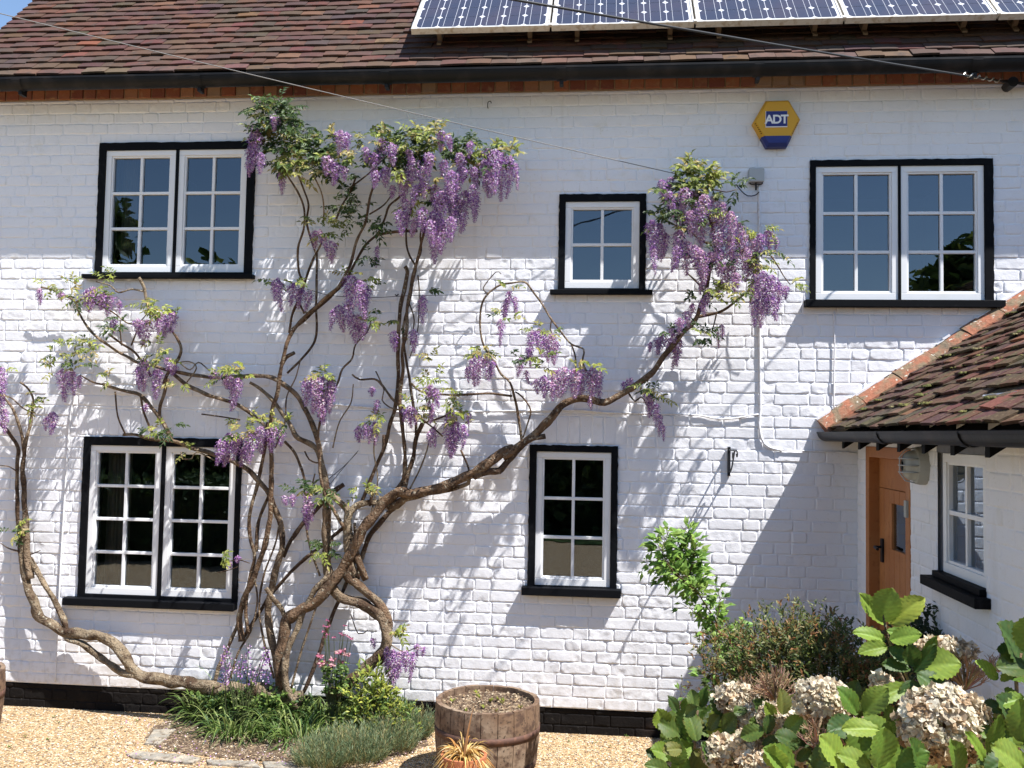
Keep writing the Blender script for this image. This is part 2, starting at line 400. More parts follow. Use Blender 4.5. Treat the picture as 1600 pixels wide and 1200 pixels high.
# irregular paint line where the white meets the plinth
# orange brick band below the gutter
mb = MB(); mo = MB(); x = XL; zt = zb+.082
mo.box((XL, -.012, zb), (XR, .03, zt+.06))
while x < XR:
    wd = rnd.uniform(.095, .112); c = rnd.choice([(.22, .075, .042), (.27, .10, .052), (.18, .06, .04), (.29, .135, .075), (.21, .08, .05), (.27, .17, .11)])
    y = -.022-rnd.uniform(0, .006)
    mb.box((x+.005, y, zb+.006+rnd.uniform(-.003, .003)), (x+wd-.005, 0, zt-.006), c); x += wd
x = XL
while x < XR:
    wd = .165; c = rnd.choice([(.28, .12, .055), (.25, .10, .05), (.31, .15, .07)])
    mb.box((x+.002, -.05-rnd.uniform(0, .004), zt), (x+wd-.002, 0, zt+.018), c); x += wd
x = XL
while x < XR:
    wd = rnd.uniform(.20, .225); c = rnd.choice([(.23, .09, .045), (.27, .11, .055), (.2, .075, .04)])
    mb.box((x+.005, -.028, zt+.022), (x+wd-.005, 0, zt+.085), c); x += wd
o = part(mb, 'brick_band', 'brick', house); bevel(o, .004)
part(mo, 'mortar_band', 'mortar', house)

# ---- windows
def wobble_frame(mb, o, i, y0, y1, seed):
    """ring between irregular outer outline and clean inner rectangle, in XZ, extruded"""
    rg = random.Random(seed); (a, b, c, d) = o; (e, f, g, h) = i
    outer = []; inner = []
    def side(p, q, pi, qi, n, nx, nz):
        for k in range(n):
            t = k/n; jj = rg.uniform(-.0025, .003) if k else 0
            outer.append((p[0]+(q[0]-p[0])*t+nx*jj, p[1]+(q[1]-p[1])*t+nz*jj)); inner.append((pi[0]+(qi[0]-pi[0])*t, pi[1]+(qi[1]-pi[1])*t))
    side((a, c), (b, c), (e, g), (f, g), 30, 0, -1); side((b, c), (b, d), (f, g), (f, h), 30, 1, 0)
    side((b, d), (a, d), (f, h), (e, h), 30, 0, 1); side((a, d), (a, c), (e, h), (e, g), 30, -1, 0)
    n = len(outer); vs = [(x, y0, z) for x, z in outer]+[(x, y0, z) for x, z in inner]+[(x, y1, z) for x, z in outer]+[(x, y1, z) for x, z in inner]
    fs = []
    for k in range(n):
        j = (k+1) % n
        fs += [(k, j, n+j, n+k), (2*n+k, 3*n+k, 3*n+j, 2*n+j), (k, 2*n+k, 2*n+j, j), (n+k, n+j, 3*n+j, 3*n+k)]
    mb.add(vs, fs)
def casement(e, f, g, h, cols, rows, yf, parent_win, tf=None, fw=.052, bars=.020):
    """white sash + its glass; yf = front plane (y)"""
    def tr(mb):
        if tf: mb.v = [tf(*v) for v in mb.v]
    mb = MB(); ge, gf, gg, gh = e+fw, f-fw, g+fw*1.12, h-fw
    y1 = yf+.045
    mb.box((e, yf, g), (f, y1, gg-.014)); mb.box((e, yf, gh+.012), (f, y1, h))
    mb.box((e, yf, gg-.014), (ge-.012, y1, gh+.012)); mb.box((gf+.012, yf, gg-.014), (f, y1, gh+.012))
    # stepped glazing rebate
    mb.box((ge-.012, yf+.008, gg-.014), (gf+.012, y1, gg)); mb.box((ge-.012, yf+.008, gh), (gf+.012, y1, gh+.012))
    mb.box((ge-.012, yf+.008, gg), (ge, y1, gh)); mb.box((gf, yf+.008, gg), (gf+.012, y1, gh))
    xs = [ge+(gf-ge)*k/cols for k in range(1, cols)]; zs = [gg+(gh-gg)*k/rows for k in range(1, rows)]
    for z in zs: mb.box((ge, yf+.010, z-bars/2), (gf, y1-.002, z+bars/2))
    for x in xs:
        zz = [gg]+zs+[gh]
        for q0, q1 in zip(zz[:-1], zz[1:]):
            mb.box((x-bars/2, yf+.011, q0+(bars/2 if q0 != gg else 0)), (x+bars/2, y1-.002, q1-(bars/2 if q1 != gh else 0)))
    tr(mb); o = part(mb, 'casement', 'white', parent_win, base=wloc(parent_win)); bevel(o, .0022)
    mb = MB(); xe = [ge]+xs+[gf]; ze = [gg]+zs+[gh]; rg = random.Random(int(e*1000))
    for i in range(cols):
        for j in range(rows):
            t1, t2 = rg.uniform(-.0006, .0006), rg.uniform(-.0006, .0006)
            mb.add([(xe[i], yf+.028+t1, ze[j]), (xe[i+1], yf+.028-t1, ze[j]), (xe[i+1], yf+.028-t1+t2, ze[j+1]), (xe[i], yf+.028+t1+t2, ze[j+1])], [(0, 1, 2, 3)])
    tr(mb); part(mb, 'window_pane', 'glass', parent_win, base=wloc(parent_win))
for wi, w_ in enumerate(WIN):
    a, b, c, d = w_['o']; cs = w_['cas']; sx0, sx1, sz0, sz1 = w_['sill']
    win = bpy.data.objects.new('window', None); COL.objects.link(win); win.parent = house; win.location = ((a+b)/2, 0, c)
    e, f, g, h = cs[0][0], cs[-1][1], min(k[2] for k in cs), cs[0][3]
    g = max(g, sz1+.003)
    mb = MB(); wobble_frame(mb, (a, b, sz1-.004, d), (e, f, g, h), -.017, .03, wi)
    mb.box((a+.01, .03, c+.01), (e, .11, d-.01)); mb.box((f, .03, c+.01), (b-.01, .11, d-.01)); mb.box((e, .03, h), (f, .11, d-.01)); mb.box((e, .03, c+.01), (f, .11, g))
    if len(cs) == 2:
        mx0, mx1 = cs[0][1], cs[1][0]; mb.box((mx0, -.012, g), (mx1, .06, h))
    part(mb, 'window_frame', 'black', win)
    for k in cs: casement(k[0], k[1], g+.002, h-.001, w_['cols'], w_['rows'], -.004, win)
    mb = MB(); mb.obox((sx0, -.068, sz0), Vector((sx1-sx0, 0, 0)), Vector((0, .085, .004)), Vector((0, 0, sz1-sz0-.002)))
    o = part(mb, 'window_sill', 'black', win); bevel(o, .004)
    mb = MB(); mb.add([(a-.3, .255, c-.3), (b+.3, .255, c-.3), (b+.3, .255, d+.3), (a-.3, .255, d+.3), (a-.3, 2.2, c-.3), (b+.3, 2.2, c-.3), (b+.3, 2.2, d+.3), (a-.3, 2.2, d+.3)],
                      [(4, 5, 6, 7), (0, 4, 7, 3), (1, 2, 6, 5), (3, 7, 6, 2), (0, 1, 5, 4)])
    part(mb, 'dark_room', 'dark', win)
    if wi in (0, 3):
        mb = MB(); n = 50; x0, x1 = (e+.02, e+.20) if wi == 3 else (e+.02, e+.13)
        vs = []
        for k in range(n+1):
            t = k/n; x = x0+(x1-x0)*t; y = .20+.016*math.sin(t*38)+.006*math.sin(t*91)
            vs += [(x, y, g), (x, y, h)]
        mb.add(vs, [(2*k, 2*k+2, 2*k+3, 2*k+1) for k in range(n)]); part(mb, 'curtain', 'curtain', win, smooth=True)

# ---- main roof tiles
RA = R(47); SU = Vector((0, math.cos(RA), math.sin(RA))); RN = Vector((0, -math.sin(RA), math.cos(RA)))
ze_ = W(700, 106, .27).z
EO = Vector((0, -.245, ze_))
TS = .85
TC = [(.085, .048, .043), (.105, .055, .047), (.082, .058, .052), (.15, .058, .045), (.12, .05, .043), (.19, .075, .05), (.095, .07, .058), (.07, .052, .048), (.16, .066, .052), (.115, .075, .06), (.10, .06, .052)]
HOT = [(.40, .14, .07), (.32, .11, .06), (.34, .17, .11)]
def tiles(mb, O, right, up, nrm, L, rows, gauge, tw, rg, hot=.05, tone=1.0, clipf=None, jit=1, firstcol=None):
    for r_ in range(rows):
        x = -(.5*tw if r_ % 2 else 0)-rg.random()*.02; base_u = r_*gauge
        sag = [rg.uniform(-.004, .004) for _ in range(60)]
        while x < L:
            wd = tw+rg.uniform(-.004, .004)
            if clipf and not clipf(x+wd/2, base_u): x += wd; continue
            cc = rg.choice(HOT) if rg.random() < hot else rg.choice(TC)
            if firstcol and r_ == 0: cc = rg.choice(firstcol)
            pz = .5+.5*math.sin((x+r_*.07)*1.7+r_*.5)*math.sin(r_*.37+x*.6); bm = (.135*(1-pz)+.095*pz, .068*(1-pz)+.064*pz, .048*(1-pz)+.050*pz); cc = tuple(min(1, (v*.42+w2*.58)*tone*rg.uniform(.85, 1.15)) for v, w2 in zip(cc, bm))
            a0, a1 = max(0, x+.0015), min(L, x+wd-.0015)
            if a1-a0 < .02: x += wd; continue
            du = rg.uniform(-.006, .006)*jit+sag[int((x+1)/.35) % 60]; lift = .033+rg.uniform(-.003, .006)*jit; tk = .015
            rot = rg.uniform(-.010, .010)*jit; vs = []
            for k in range(4):
                t = k/3; px = a0+(a1-a0)*t; cam = .002*math.sin(math.pi*t)
                P0 = O+right*px+up*(base_u+du+rot*(t-.5))
                vs += [P0+nrm*(lift+cam), P0+up*(gauge+.09)+nrm*(lift+cam-.024), P0+nrm*(lift+cam-tk)+up*.002]
            fs = []
            for k in range(3):
                i, j = 3*k, 3*k+3
                fs += [(i, j, j+1, i+1), (i+2, j+2, j, i)]
            fs += [(0, 1, 2), (9, 11, 10)]
            mb.add(vs, fs, cc); x += wd
rl = XR-XL+.1; OX = Vector((XL-.06, EO.y, EO.z))
mb = MB(); rgm = random.Random(11)
tiles(mb, OX, Vector((1, 0, 0)), SU, RN, rl, 45, .088, .166, rgm, tone=.66, hot=.03, firstcol=[(.24, .14, .11), (.20, .11, .09), (.28, .17, .13), (.16, .10, .085)])
roof = part(mb, 'roof', 'tile', house)
mb = MB(); LS = 4.05
mb.obox(OX+RN*-.05+SU*.03, Vector((rl, 0, 0)), SU*LS, RN*.045)
SB = Vector((0, math.cos(RA), -math.sin(RA))); NB = Vector((0, math.sin(RA), math.cos(RA)))
mb.obox(OX+SU*(LS+.03)-RN*.05, Vector((rl, 0, 0)), SB*LS, NB*.06)
o = mb.build('roof_deck', M['dark'], None, False, None); o.parent = roof
# ---- gutter
gz = W(700, 119, .30).z
mb = MB(); gr = .058; yc = -.275; zc = gz+.0; n = 14
for rr, flip in ((gr, 0), (gr-.006, 1)):
    vs = []
    for k in range(n+1):
        a = math.pi+math.pi*k/n
        vs += [(XL-.12, yc+rr*math.cos(a), zc+.035+rr*math.sin(a)*1.15), (XR, yc+rr*math.cos(a), zc+.035+rr*math.sin(a)*1.15)]
    mb.add(vs, [(2*k, 2*k+1, 2*k+3, 2*k+2) for k in range(n)])
mb.box((XL-.12, yc-gr-.004, zc+.029), (XR, yc-gr+.006, zc+.043))
gut = part(mb, 'gutter', 'gutter', house, smooth=False)
for px in (30, 310, 603, 877, 1185, 1525):
    x = W(px, 120, .3).x; mb = MB(); rr = gr+.007
    vs = []
    for k in range(n+1):
        a = math.pi+math.pi*k/n
        vs += [(x-.03, yc+rr*math.cos(a), zc+.038+rr*math.sin(a)*1.15), (x+.03, yc+rr*math.cos(a), zc+.038+rr*math.sin(a)*1.15)]
    mb.add(vs, [(2*k, 2*k+1, 2*k+3, 2*k+2) for k in range(n)])
    mb.box((x-.012, yc-.01, zc-.06), (x+.012, yc+.05, zc-.02))
    part(mb, 'gutter_bracket', 'gutter', gut, base=(0, 0, 0))
mb = MB(); mb.box((XL, -.14, ze_+.045), (XR, -.0, ze_+.055)); part(mb, 'soffit', 'dark', house)

# ================================================================== PORCH WING
XW = W(1340, 800).x; XE = W(1290, 672).x
A0 = W(1288, 660); A1 = W(1600, 462)
pa = math.atan2(A1.z-A0.z, A1.x-A0.x)
PU = Vector((math.cos(pa), 0, math.sin(pa))); PN = Vector((-math.sin(pa), 0, math.cos(pa))); PR = Vector((0, -1, 0))
PLEN = 3.5
pz_top = PX(1345, 700, XW).z
dpx = lambda px, X=None: -(D-abs(PX(px, 750, X or XW).y+D))   # y of a pixel column on the wall plane
DY0, DY1 = PX(1354, 800, XW).y, PX(1423, 800, XW).y
DZ = PX(1390, 699, XW).z
WY0, WY1 = PX(1465, 800, XW).y, PX(1541, 800, XW).y
WZ0, WZ1 = PX(1500, 915, XW).z, PX(1500, 690, XW).z
zwt = A0.z+(XW-A0.x)*math.tan(pa)-.04
o1 = (-DY0, -DY1, -.1, DZ); o2 = (-WY0, -WY1, WZ0, WZ1)
brickwall('porch_wall', 0.0, PLEN, -.02, zwt, [o1, o2], [], lambda u, z, h: np.stack([XW-h, -u, z], 1), 'wall', house, seed=21, relief=.75)
mb = MB()
core(0, PLEN, 0, zwt, [o1, o2], lambda a, b, c, d: mb.box((XW+.03, -b, c), (XW+.2, -a, d)))
mb.box((XW+.2, -PLEN, 0), (XR, -PLEN+.2, zwt+.0)); part(mb, 'porch_inner_wall', 'wall', house)
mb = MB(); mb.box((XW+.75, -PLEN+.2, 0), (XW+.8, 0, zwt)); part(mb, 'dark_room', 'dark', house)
# door
door = bpy.data.objects.new('door', None); COL.objects.link(door); door.parent = house; door.location = (XW, (DY0+DY1)/2, 0)
fwd = .07
mb = MB(); mb.box((XW-.006, DY0-fwd, 0), (XW+.12, DY0, DZ)); mb.box((XW-.006, DY1, 0), (XW+.12, DY1+fwd, DZ)); mb.box((XW-.006, DY1+fwd, DZ-.065), (XW+.12, DY0-fwd, DZ))
o = part(mb, 'door_frame', 'wood', door); bevel(o, .004)
dy0, dy1 = DY0-fwd-.003, DY1+fwd+.003; dx = XW+.055
gy0, gy1 = PX(1393, 800, dx).y, PX(1414, 800, dx).y; gz1, gz0 = PX(1403, 789, dx).z, PX(1403, 862, dx).z
mb = MB(); nb = 7
edges = [dy0+(dy1-dy0)*k/nb for k in range(nb+1)]
def pl(y0, y1, z0, z1, x0=dx): mb.box((x0, min(y0, y1)+.0015, z0), (x0+.04, max(y0, y1)-.0015, z1))
for k in range(nb):
    a, b = edges[k], edges[k+1]
    segs = [(.02, 1.62)]
    lo, hi = min(gy0, gy1), max(gy0, gy1)
    if min(a, b) < hi and max(a, b) > lo:
        # split the board round the glazed slot
        if max(a, b) > hi+.004: pl(max(a, b), hi, gz0, gz1)
        if min(a, b) < lo-.004: pl(lo, min(a, b), gz0, gz1)
        segs = [(.02, gz0), (gz1, DZ-.25)]
    else: segs = [(.02, DZ-.25)]
    for s0, s1 in segs: pl(a, b, s0, s1)
mb.box((dx, dy1, DZ-.247), (dx+.04, dy0, DZ-.068))
o = part(mb, 'door_leaf', 'wood', door); bevel(o, .003)
mb = MB(); mb.box((dx+.015, lo, gz0), (dx+.02, hi, gz1)); part(mb, 'door_glass', 'glass', door)
mb = MB(); hy = PX(1380, 860, dx).y; hz = PX(1380, 860, dx).z
mb.box((dx-.012, hy-.02, hz-.07), (dx, hy+.02, hz+.07)); mb.tube([(dx-.012, hy, hz+.02), (dx-.05, hy, hz+.02), (dx-.055, hy-.08, hz+.015)], .009)
part(mb, 'door_handle', 'iron', door)
# porch window
pw = bpy.data.objects.new('window', None); COL.objects.link(pw); pw.parent = house; pw.location = (XW, (WY0+WY1)/2, WZ0)
mb = MB()
mb.box((XW-.003, WY1-.0, WZ1-.055), (XW+.12, WY0, WZ1)); mb.box((XW+.02, WY0-.035, WZ0), (XW+.12, WY0, WZ1-.055)); mb.box((XW+.02, WY1, WZ0), (XW+.12, WY1+.02, WZ1-.055))
part(mb, 'window_frame', 'grey', pw)
casement(-WY0+.037, -WY1-.022, WZ0+.03, WZ1-.058, 2, 2, 0, pw, tf=lambda x, y, z: (XW+.012+y, -x, z), fw=.055, bars=.022)
mb = MB(); mb.box((XW-.07, WY1-.05, WZ0-.045), (XW+.10, WY0+.05, WZ0+.0)); mb.box((XW-.03, WY1+.0, WZ0), (XW+.05, WY0-.0, WZ0+.03)); o = part(mb, 'window_sill', 'black', pw); bevel(o, .004)
mb = MB(); n = 60; vs = []
for k in range(n+1):
    y = WY0+(WY1-WY0)*k/n; vs += [(XW+.18+.012*math.sin(k*.9), y, WZ0), (XW+.18+.012*math.sin(k*.9), y, WZ1)]
mb.add(vs, [(2*k, 2*k+2, 2*k+3, 2*k+1) for k in range(n)]); part(mb, 'curtain', 'curtain', pw, smooth=True)
# porch roof
PO = Vector((A0.x+.02, -.02, A0.z-.055))
mb = MB(); rgp = random.Random(5)
tiles(mb, PO, PR, PU, PN, PLEN+.1, 32, .10, .166, rgp, hot=.07, tone=.78, jit=1.9)
proof = part(mb, 'porch_roof', 'mosstile', house)
mb = MB(); mb.obox(PO-PN*.035+PU*.10, PR*(PLEN+.1), PU*3.2, PN*.03)
o = mb.build('roof_deck', M['dark']); o.parent = proof
# reddish verge tiles bedded in mortar against the wall, running up the slope
mb = MB(); k = 0; u = -.02
rgv = random.Random(2)
while u < 3.2:
    L_ = rgv.uniform(.22, .30); hgt = .085+rgv.uniform(-.006, .006)
    P0 = PO+PU*u+PN*.0; wd = .115
    vs = []
    for uu in (0, .33*L_, .66*L_, L_-.006):
        lf = rgv.uniform(-.004, .005)
        prof = [(.0, -.02), (.0, hgt+.012+lf), (.03, hgt+.006+lf), (wd*.75, hgt*.72+lf), (wd, hgt*.42+lf), (wd+.005, .0)]
        for (yy, hh) in prof: vs.append(P0+PU*uu+Vector((0, .018-yy, 0))+PN*hh)
    fs = [(r_*6+j, r_*6+6+j, r_*6+7+j, r_*6+1+j) for r_ in range(3) for j in range(5)]+[(0, 1, 2, 3, 4, 5), (23, 22, 21, 20, 19, 18)]
    mb.add(vs, fs); u += L_
part(mb, 'verge_tiles', 'fillet', proof, base=(0, 0, 0))
mb = MB(); u = -.02
while u < 3.2:    # broken white mortar line along the top of the verge
    if rgv.random() < .6:
        P0 = PO+PU*u+PN*(.092+rgv.uniform(-.004, .004)); mb.obox(P0+Vector((0, .03, 0)), PU*.05, Vector((0, -.035, 0)), PN*rgv.uniform(.006, .016))
    u += .05
part(mb, 'mortar_fillet', 'wall', proof, base=(0, 0, 0))
# moss lumps
mb = MB()
for k in range(190):
    u = rgp.uniform(.05, 2.4)**1; y = rgp.uniform(.12, PLEN); P0 = PO+PU*(round(u/.1)*.1-.01)+PR*y+PN*.03; s = rgp.uniform(.008, .028)
    c = rgp.choice([(.10, .10, .03), (.14, .13, .04), (.20, .17, .08), (.08, .07, .03)])
    for j in range(5):
        q = P0+Vector((rgp.uniform(-1, 1), rgp.uniform(-1, 1)*1.4, 0))*s; r_ = s*rgp.uniform(.4, .8)
        n1, n2 = 6, 4; vs = [q+PN*r_*.8]; fs = []
        for a in range(1, n2):
            for b in range(n1):
                th = math.pi*.5*a/(n2-1); ph = 2*math.pi*b/n1; vs.append(q+Vector((math.sin(th)*math.cos(ph), math.sin(th)*math.sin(ph), math.cos(th)*.8))*r_*rgp.uniform(.8, 1.2))
        fs += [(0, 1+b, 1+(b+1) % n1) for b in range(n1)]
        for a in range(n2-2):
            fs += [(1+a*n1+b, 1+(a+1)*n1+b, 1+(a+1)*n1+(b+1) % n1, 1+a*n1+(b+1) % n1) for b in range(n1)]
        mb.add(vs, fs, c)
o = part(mb, 'moss', 'moss', proof, base=(0, 0, 0), smooth=True)
# porch gutter (half round along -Y)
gx = XE-.005; gzc = W(1289, 676).z; rr0 = .055
mb = MB(); n = 14
def hr(mb, y0, y1, rr, x, z):
    vs = []
    for k in range(n+1):
        a = math.pi+math.pi*k/n; vs += [(x+rr*math.cos(a), y0, z+rr*math.sin(a)), (x+rr*math.cos(a), y1, z+rr*math.sin(a))]
    mb.add(vs, [(2*k, 2*k+1, 2*k+3, 2*k+2) for k in range(n)])
hr(mb, -.03, -PLEN-.1, rr0, gx, gzc); hr(mb, -.03, -PLEN-.1, rr0-.006, gx, gzc)
mb.add([(gx+rr0*math.cos(math.pi+math.pi*k/n), -.032, gzc+rr0*math.sin(math.pi+math.pi*k/n)) for k in range(n+1)], [tuple(range(n+1))])
mb.box((gx-rr0-.004, -PLEN-.1, gzc-.006), (gx-rr0+.005, -.03, gzc+.004))
pg = part(mb, 'gutter', 'gutter', house)
for px in (1367, 1492):
    y = PX(px, 680, gx-rr0).y; mb = MB(); hr(mb, y-.04, y+.04, rr0+.007, gx, gzc+.002); part(mb, 'gutter_joint', 'gutter', pg, base=(0, 0, 0))
xr = XE+.055
for yy in [-.22-.365*k for k in range(9)]:
    mb = MB(); xw2 = XW-.0; top0 = gzc+.0; b0 = gzc-.098
    mb.prism([(xr, top0), (xr, b0), (xw2, b0+(xw2-xr)*math.tan(pa)), (xw2, top0+(xw2-xr)*math.tan(pa)-.01)], yy-.024, yy+.024)
    part(mb, 'rafter_foot', 'black', proof, base=(0, 0, 0))
mb = MB(); mb.obox((xr-.018, -PLEN, gzc-.04), Vector((.018, 0, 0)), Vector((0, PLEN, 0)), Vector((0, 0, .05))); part(mb, 'fascia', 'black', proof, base=(0, 0, 0))

# ================================================================== SOLAR PANELS
pan_h = .19; PB = EO+RN*pan_h
def onroof(px, py, hh=pan_h):
    O = EO+RN*hh; d = ray(px, py); t = (O-CAM).dot(RN)/d.dot(RN); P = CAM+d*t; return P
pb = onroof(642, 45); ub = (pb-EO).dot(SU); x0p = pb.x
px1 = onroof(1553, 8); PWID = (px1.x-x0p)/4.0
print('panel', ub, PWID, 'panel bottom at right', (px1-EO).dot(SU))
PHT = 1.58; cellw = (PWID-.07)/6
mbp = {}
for k in range(6):
    x = x0p+k*PWID; O = Vector((x, EO.y, EO.z))+RN*pan_h+SU*ub; X = Vector((1, 0, 0)); g_ = PWID-.014
    pnl = thing('solar_panel', O, ['leftmost solar panel on the tiled roof with exposed end frame', 'second solar panel from the left along the roof edge', 'third solar panel from the left above the gutter', 'fourth solar panel from the left above the yellow alarm box', 'fifth solar panel from the left above the right upper window', 'rightmost solar panel cut off at the picture corner'][k], 'solar panel', 'solar panels along the main roof')
    mb = MB(); fr = .012; th = .04
    mb.obox(O-RN*th, X*g_, SU*fr, RN*th); mb.obox(O-RN*th+SU*(PHT-fr), X*g_, SU*fr, RN*th)
    mb.obox(O-RN*th+SU*fr, X*fr, SU*(PHT-2*fr), RN*th); mb.obox(O-RN*th+SU*fr+X*(g_-fr), X*fr, SU*(PHT-2*fr), RN*th)
    o = part(mb, 'panel_frame', 'alu', pnl)
    mb = MB(); mb.obox(O-RN*.008+SU*fr+X*fr, X*(g_-2*fr), SU*(PHT-2*fr), RN*.003); part(mb, 'backsheet', 'backsheet', pnl)
    mb = MB(); ml = MB(); cx0 = fr+.016; cw = (g_-2*cx0)/6; ch = (PHT-2*cx0)/10; cut = cw*.13; gp = .0022
    for i in range(6):
        for j in range(10):
            a, b = cx0+i*cw+gp, cx0+(i+1)*cw-gp; c, d = cx0+j*ch+gp, cx0+(j+1)*ch-gp
            poly = [(a+cut, c), (b-cut, c), (b, c+cut), (b, d-cut), (b-cut, d), (a+cut, d), (a, d-cut), (a, c+cut)]
            mb.add([O+X*p+SU*q-RN*.0035 for p, q in poly], [tuple(range(8))])
        for t in (.27, .73):
            xx = cx0+(i+t)*cw; ml.obox(O+X*(xx-.0009)+SU*cx0-RN*.003, X*.0018, SU*(PHT-2*cx0), RN*.0007)
    part(mb, 'cells', 'cell', pnl); part(ml, 'busbars', 'backsheet', pnl)
    for t in (.16, .83):
        mb = MB(); P0 = O+X*(g_*t)-RN*(th+.095)+SU*.07; mb.obox(P0+SU*.05, X*.03, SU*.02, RN*.095); mb.obox(P0-RN*.012, X*.03, SU*.16, RN*.0119)
        part(mb, 'mounting_bracket', 'bracket', pnl)
    if k: mb = MB(); mb.obox(O-X*.016-RN*.012-SU*.004, X*.018, SU*.03, RN*.018); part(mb, 'panel_clamp', 'alu', pnl)
mb = MB(); u1, u2 = ub+.32, ub+1.3
for uu in (u1, u2): mb.obox(Vector((x0p-.06, EO.y, EO.z))+SU*uu+RN*.045, Vector((PWID*6+.1, 0, 0)), SU*.04, RN*.04)
single(mb, 'mounting_rail', 'alu', 'aluminium rails carrying the row of solar panels above the tiles', 'rail', Vector((x0p, EO.y, EO.z)))

# ================================================================== FIXTURES
def hexbox():
    q = .09; V2 = lambda px, py, qq: W(px, py, qq)
    pts = [(1175, 194), (1195, 160), (1231, 159), (1249, 189), (1228, 231), (1197, 231)]
    P = [V2(x, y, 0.03) for x, y in pts]; c = sum(P, Vector())/6
    al = thing('alarm_box', Vector((c.x, 0, c.z)), 'yellow hexagonal burglar alarm box with navy base high on the white wall', 'alarm')
    mb = MB(); n = 6
    Bk = [Vector((c.x+(p.x-c.x)*1.0, -.0, c.z+(p.z-c.z)*1.0)) for p in P]
    Md = [Vector((c.x+(p.x-c.x)*1.0, -.055, c.z+(p.z-c.z)*1.0)) for p in P]
    Fr = [Vector((c.x+(p.x-c.x)*.90, -.085, c.z+(p.z-c.z)*.90)) for p in P]
    mb.add(Bk+Md+Fr, [(i, (i+1) % n, n+(i+1) % n, n+i) for i in range(n)]+[(n+i, n+(i+1) % n, 2*n+(i+1) % n, 2*n+i) for i in range(n)]+[tuple(range(2*n, 3*n))])
    o = part(mb, 'casing', 'yellow', al); bevel(o, .004)
    zc_ = W(1212, 212, .09).z; zb_ = min(p.z for p in P)-.001; fz = min(p.z for p in Fr)-.002
    def xat(z, L, s=1.0):   # outline x at height z on scaled hexagon
        a, b = (P[0], P[5]) if L else (P[3], P[4]); t = (z-(c.z+(a.z-c.z)*s))/((b.z-a.z)*s); return c.x+(a.x-c.x)*s+(b.x-a.x)*s*t
    mb = MB(); s1 = .90; zlo = c.z+(P[5].z-c.z)*.90; zlow = P[5].z
    f = [Vector((xat(zc_, True, .9), -.0885, zc_)), Vector((xat(zc_, False, .9), -.0885, zc_)), Vector((P[4].x*.9+c.x*.1, -.0885, zlo)), Vector((P[5].x*.9+c.x*.1, -.0885, zlo))]
    m_ = [Vector((xat(zc_, True)-.002, -.056, zc_)), Vector((xat(zc_, False)+.002, -.056, zc_)), Vector((P[4].x+.002, -.057, zlow-.003)), Vector((P[5].x-.002, -.057, zlow-.003))]
    b_ = [Vector((v.x, -.001, v.z)) for v in m_]
    mb.add(f+m_+b_, [(0, 1, 2, 3), (1, 5, 6, 2), (2, 6, 7, 3), (3, 7, 4, 0), (5, 9, 10, 6), (6, 10, 11, 7), (7, 11, 8, 4), (0, 4, 5, 1), (4, 8, 9, 5)])
    part(mb, 'navy_base', 'navy', al)
    # louvres
    mb = MB()
    for L in (True, False):
        for k in range(6):
            z = P[0].z-.012-k*.013; x = xat(z, L, .97); sx = 1 if L else -1
            mb.obox((x-.001*sx, -.0755, z-.003), Vector((.016*sx, -.002, -.003)), Vector((0, -.001, 0)), Vector((0, 0, .004)))
    part(mb, 'vent_slots', 'black', al)
    a = W(1197, 174, .09); b = W(1230, 197, .09)
    mb = MB(); mb.box((a.x-.003, -.0895, b.z-.006), (b.x+.001, -.087, a.z+.001)); part(mb, 'label_border', 'label', al)
    mb = MB(); mb.box((a.x, -.0915, b.z), (b.x, -.0897, a.z)); sg = part(mb, 'label_panel', 'navy', al)
    cu_ = bpy.data.curves.new('txt', 'FONT'); cu_.body = 'ADT'; cu_.size = .079; cu_.extrude = .0008; cu_.offset = .0022; cu_.align_x = 'CENTER'; cu_.space_character = .86
    to = bpy.data.objects.new('txt', cu_); COL.objects.link(to)
    bpy.context.view_layer.update()
    me = bpy.data.meshes.new_from_object(to.evaluated_get(bpy.context.evaluated_depsgraph_get())); bpy.data.objects.remove(to)
    me.materials.clear(); me.materials.append(M['label'])
    lo_ = bpy.data.objects.new('lettering', me); COL.objects.link(lo_); lo_.parent = al
    lo_.rotation_euler = (math.pi/2, 0, 0); lo_.location = ((a.x+b.x)/2-c.x, -.0932, (a.z+b.z)/2-c.z-.031)
hexbox()
# small grey junction box
a = W(1170, 263, .05); b = W(1194, 284, .05); mb = MB(); mb.box((a.x, -.06, b.z), (b.x, -.004, a.z)); jb = thing('junction_box', ((a.x+b.x)/2, 0, b.z), 'small grey square junction box on the wall below the alarm', 'junction box')
o = part(mb, 'casing', 'plasticgrey', jb); bevel(o, .006)
mb = MB(); xm = (a.x+b.x)/2; mb.tube([(xm, -.03, b.z), (xm, -.03, b.z-.05)], .006); mb.tube(catmull([(xm-.04, -.03, b.z), (xm-.03, -.035, b.z-.012), (xm+.035, -.035, b.z-.012), (xm+.04, -.03, b.z)], .01), .004); part(mb, 'cable_gland', 'iron', jb)
def wcable(pts, r, m, name, label, q=.014, cat='cable'):
    mb = MB(); P = [W(x, y, q) for x, y in pts]; mb.tube(catmull(P, .03), r, 6); return single(mb, name, m, label, cat, P[0], smooth=True)
wcable([(1186, 290), (1187, 400), (1187, 520), (1188, 640), (1186, 660), (1190, 685), (1200, 698), (1222, 704)], .0085, 'wall', 'conduit_pipe', 'white painted vertical pipe running down from the grey junction box')
wcable([(518, 632), (600, 638), (680, 643), (800, 642), (900, 641), (960, 645), (1080, 648), (1130, 655), (1187, 647)], .0055, 'wall', 'wall_cable', 'thin white painted cable crossing the wall between the floors')
